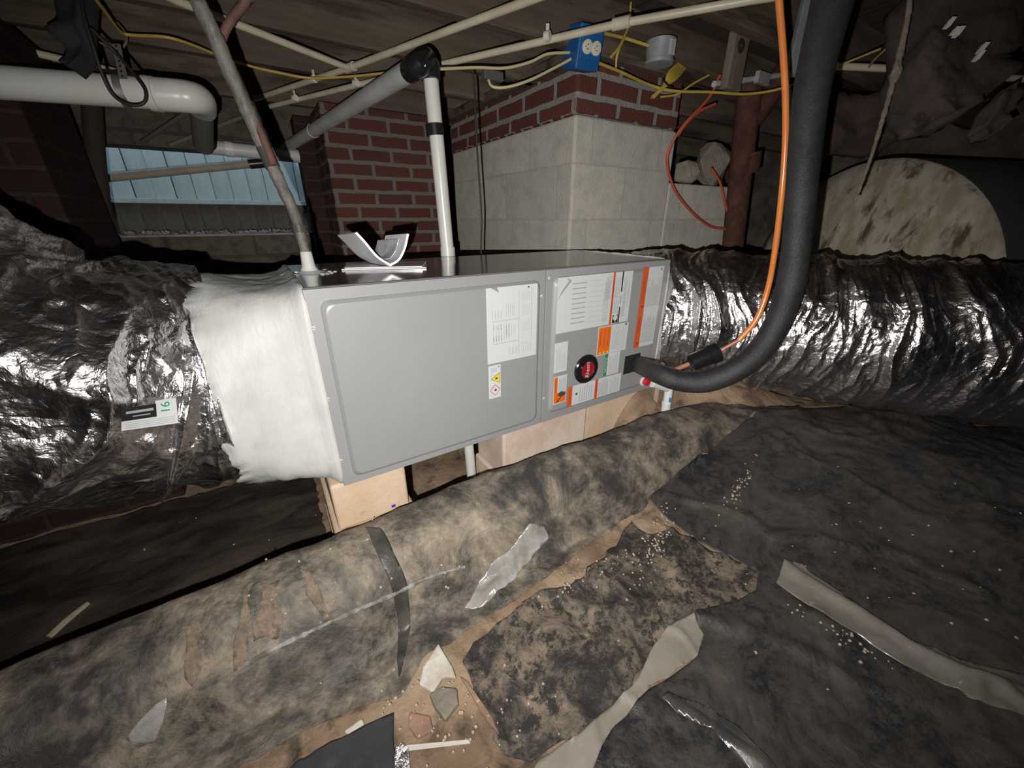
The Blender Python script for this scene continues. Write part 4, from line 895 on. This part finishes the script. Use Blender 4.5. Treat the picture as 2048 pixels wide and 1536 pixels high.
# tank
TNK = mat('stained_cream_tank', (.40,.365,.29), (.27,.235,.165), sc=6, rough=.75, bump=.3, bsc=14, c3=(.085,.06,.035), sc3=7, lo3=.54, hi3=.66, spec=.2, stretch=(1.6,1.6,.7), lo=.42, hi=.6)
TNKB = mat('shaded_tank_shell', (.05,.053,.05), (.04,.04,.037), sc=4, rough=.7)  # tank side coloured dark to stand in for its grazing light
tc_ = at(1668,585,2.5); ax = Vector((math.cos(math.radians(-22)), math.sin(math.radians(-22)), 0)); R_ = .76
t = thing('storage_tank', (tc_.x+.8, tc_.y-.2, -1.2), 'big round stained cream tank half buried behind the right foil duct', 'tank')
MB().lathe(tc_, ax, [(-.10,.02),(-.095,.2),(-.08,.4),(-.05,.57),(-.015,.67),(.02,R_*.985),(.05,R_)], 72).build('end_cap', TNK, t, smooth=True, angle=70)
MB().lathe(tc_, ax, [(.045,R_*.999),(.06,R_*1.004),(1.6,R_*1.004)], 72).build('shell', TNKB, t, smooth=True, angle=40)
# twine
TW = mat('hemp_twine', (.24,.20,.16), (.17,.14,.11), sc=30, rough=.95, bump=.6, bsc=150)
tw = [roof(at(1824,-40,1.15)), at(1824,-40,1.15), at(1818,20,1.17), at(1803,95,1.2), at(1790,150,1.22), at(1772,215,1.25), at(1750,290,1.28), at(1728,355,1.3), at(1709,403,1.32)]
t = thing('hanging_twine', tuple(tw[3]), 'frayed brown twine hanging down in front of the cream tank', 'twine')
MB().tube(tw, [.006,.006,.007,.009,.007,.006,.005,.004], 10, sub=10, wob=.5).build('strand', TW, t, smooth=True)
q = tw[4]; rock('knot', q, .028, TW, None, None, 9, sq=(.6,.6,1.6)).parent = t
k = t.children[-1]; 
for ch in t.children:
    if ch.name.startswith('knot'): ch.location = q-t.location
# dark hanging debris at the right
DK = mat('dark_torn_insulation', (.040,.028,.024), (.065,.048,.04), sc=6, rough=.95, bump=.7, bsc=25, c3=(.025,.02,.018), sc3=9)
def rag(pp, d, th, seed, label, m=DK):
    P = [at(px, py, d) for px, py in pp]; c = sum(P, Vector())/len(P); import bmesh
    bm = bmesh.new(); n = len(P)
    fr = [bm.verts.new(p) for p in P]; bk = [bm.verts.new(p+Fw*th) for p in P]
    f1 = bm.faces.new(fr); bm.faces.new(list(reversed(bk)))
    for i in range(n): bm.faces.new((fr[i], bk[i], bk[(i+1) % n], fr[(i+1) % n]))
    bmesh.ops.recalc_face_normals(bm, faces=bm.faces); bmesh.ops.triangulate(bm, faces=bm.faces)
    bmesh.ops.subdivide_edges(bm, edges=bm.edges, cuts=5, use_grid_fill=True)
    for v in bm.verts:
        k = Vector(v.co)
        nz = float(fbm(np.array([k.x*9+seed]), np.array([k.z*9+k.y*7]), seed)[0])-.5
        v.co += (k-c).normalized()*nz*.10 - Fw*nz*.12
        v.co -= c
    me = bpy.data.meshes.new('hanging_insulation'); bm.to_mesh(me); bm.free(); me.materials.append(m); me.polygons.foreach_set('use_smooth', [True]*len(me.polygons))
    o = bpy.data.objects.new('hanging_insulation', me); C.collection.objects.link(o); o.location = c
    return tag(o, label, 'insulation')
clump = rag([(1862,-60),(1868,60),(1850,120),(1872,190),(1900,222),(1960,212),(1990,180),(2030,120),(2080,60),(2120,-60)], 1.25, .16, 3, 'dark torn insulation clump hanging at the upper right corner')
rag([(1975,250),(2005,190),(2050,150),(2060,200),(2020,262),(1990,272)], 1.5, .07, 8, 'small drooping insulation tuft under the upper right clump', mat('dull_tuft', (.09,.07,.055), (.06,.05,.04), sc=9, rough=.95))
rag([(1640,190),(1700,182),(1800,200),(1850,250),(1800,270),(1720,262),(1690,290),(1635,285)], 1.9, .2, 12, 'reddish brown debris mass above the cream tank', mat('red_brown_debris', (.075,.040,.033), (.045,.032,.027), sc=6, rough=.95, bump=.6, bsc=20))
b = MB()
for px, py in ((1899,46),(1910,62),(1917,64),(1965,96),(1957,112)):
    c = at(px, py, 1.16); b.obox(at(px, py, 1.17), Rt, (Z_+Rt*.5).normalized(), Fw, .007, .012 if py != 62 else .008, .006)
b.build('paint_flake', mat('white_flake', (.6,.58,.52), rough=.8), clump)
# left: thick white drain
t = thing('sewer_pipe', tuple(at(200,180,1.5)), 'thick white drain pipe with elbow hanging at the upper left', 'pipe')
d0, d1, d2_, d3 = at(-140,152,1.10), at(0,165,1.18), at(200,180,1.27), at(332,190,1.33)
MB().tube([d0, d1, d2_, d3], .045, 36, sm=False).build('pipe', PVC, t, smooth=True)
MB().tube([at(296,187,1.312), at(314,189,1.32)], .051, 36, sm=False).build('hub_ring', PVC, t, smooth=True)
MB().tube([at(316,189,1.32), at(358,192,1.345), at(383,195,1.365), at(399,200,1.41), at(403,214,1.50)], .049, 32, sub=8).build('elbow', PVC, t, smooth=True)
MB().tube([at(402,210,1.47), at(407,292,1.72)], .038, 24, sm=False).build('vertical_leg', mat('dull_grey_pipe', (.10,.095,.09), rough=.7), t, smooth=True)
STR = mat('galvanised_strap', (.6,.6,.6), (.45,.45,.46), sc=20, rough=.35, metal=.8)
t = thing('pipe_strap', tuple(at(243,140,1.5)), 'perforated metal strap holding up the thick white drain pipe', 'strap')
b = MB(); a, b_ = at(232,88,1.22), at(247,158,1.245); n_ = (a-b_).normalized(); sd = n_.cross(Fw).normalized()
b.obox((a+b_)/2, sd, Fw, n_, .013, .001, (a-b_).length/2); b.m = 1
for k in range(7): b.lathe(a.lerp(b_, (k+.5)/7)-Fw*.002, -Fw, [(0,.004),(.0006,.004)], 8)
b.build('hanger', [STR, HOLE], t)
pd = (d3-d1).normalized(); c = d2_.lerp(d3,.35); MB().tube([c-pd*.011, c+pd*.011], .0472, 30, sm=False).build('band', STR, t, smooth=True)
# black cord loops by the drain
cable([pl(160,-60,2,.66), at(165,20,1.1), at(185,90,1.12), at(205,150,1.15), at(228,192,1.18), at(262,210,1.2), at(288,205,1.21), at(290,180,1.21), at(268,148,1.2), at(235,110,1.18), at(205,80,1.15), at(180,55,1.12)], .0045, mat('black_rubber_cord', (.018,.015,.013), rough=.6), 'black cord looped in front of the thick white drain pipe', 'black_cord', 'cord')
cable([at(235,45,1.4), at(250,65,1.4), at(252,85,1.4), at(238,98,1.4), at(210,90,1.38), at(180,70,1.36), at(165,40,1.34)], .004, mat('dull_brown_wire', (.14,.10,.07), rough=.7), 'thin brown wire drooping above the thick drain pipe', 'brown_wire', 'wire')
rag([(90,-60),(170,-60),(160,40),(155,110),(135,133),(118,120),(110,60)], 1.15, .05, 21, 'black drooping rag-like insulation hanging above the thick drain pipe', mat('black_insulation', (.012,.012,.015), (.02,.02,.022), sc=8, rough=.9, bump=.5, bsc=30))
# thin pvc crossing the opening
t = thing('vent_pipe', tuple(at(320,345,2.7)), 'dull cream pipe crossing level in front of the fence opening', 'pipe')
a, b_ = at(104,366,2.45), at(512,327,2.95)
MB().tube([a, b_], .027, 20, sm=False).build('pipe', mat('dusty_cream_pipe', (.30,.27,.21), (.24,.21,.16), sc=8, rough=.7), t, smooth=True)
MB().tube([b_-(b_-a).normalized()*.05, b_+(b_-a).normalized()*.06], .034, 20, sm=False).build('black_end_fitting', BLK2, t, smooth=True)
t = thing('vent_pipe', tuple(at(520,308,3.1)), 'pale white pipe running level behind the grey wrapped bundle', 'pipe')
a, b_ = pl(418,294,1,3.50), pl(655,319,1,3.56)
MB().tube([a, b_], .042, 20, sm=False).build('pipe', PVCG, t, smooth=True)
for k in (.12, .42): c = a.lerp(b_, k); MB().tube([c, c+(b_-a)*.06], .046, 20, sm=False).build('collar', mat('dark_collar', (.05,.045,.04), rough=.6) if k > .3 else PVC, t, smooth=True)
tag(MB().tube([at(182,180,1.9), at(190,300,2.0), at(205,420,2.1), at(235,540,2.2)], .04, 14).build('dark_pole', mat('dark_pole_wood', (.03,.018,.016), rough=.9), smooth=True), 'dark upright pole at the left edge of the fence opening', 'pole')
tag(MB().tube([at(212,415,2.4), at(232,480,2.5), at(258,545,2.6)], .010, 10).build('thin_conduit', mat('grey_conduit', (.12,.11,.10), rough=.6), smooth=True), 'thin grey rod leaning at the lower left corner of the opening', 'rod')
BRC = mat('diagonal_brace_wood', (.13,.11,.09), rough=.9)
for i, (a, b_, lb) in enumerate(((at(282,285,2.3), at(385,218,2.0), 'thin grey brace slanting up to the thick drain elbow'), (pl(340,290,1,3.6), pl(500,228,2,.655), 'thin brown brace slanting above the fence opening toward the right'), (at(530,230,2.8), at(625,262,3.2), 'short pale stick behind the grey wrapped bundle near the middle pillar'))):
    tag(MB().tube([a, b_], .012, 8, sm=False).build('wood_brace', BRC, smooth=True), lb, 'brace')
# leaves and trash on the ledge
b = MB(); rn = random.Random(8)
for i in range(160):
    x = rn.uniform(-.74, .42); y = rn.uniform(3.70, 3.86); s_ = rn.uniform(.006, .018); dvec = Vector((rn.gauss(0,1), rn.gauss(0,1), rn.gauss(0,.6))).normalized()
    b.obox((x, y, oz0+.004+rn.random()*.016), dvec, dvec.orthogonal().normalized(), dvec.cross(dvec.orthogonal().normalized()), s_, s_*.5, .0015)
tag(b.build('dry_leaves', mat('dry_leaf_litter', (.20,.16,.13), (.34,.31,.29), sc=12, rough=.9)), 'dry leaf litter along the ledge below the fence', 'leaves', kind='stuff')
tag(MB().box(ox0, ox1, 3.68, 3.90, oz0-.012, oz0-.0).build('trim_2', mat('pale_ledge', (.26,.24,.24), (.18,.165,.16), sc=10, rough=.8)), kind='structure')
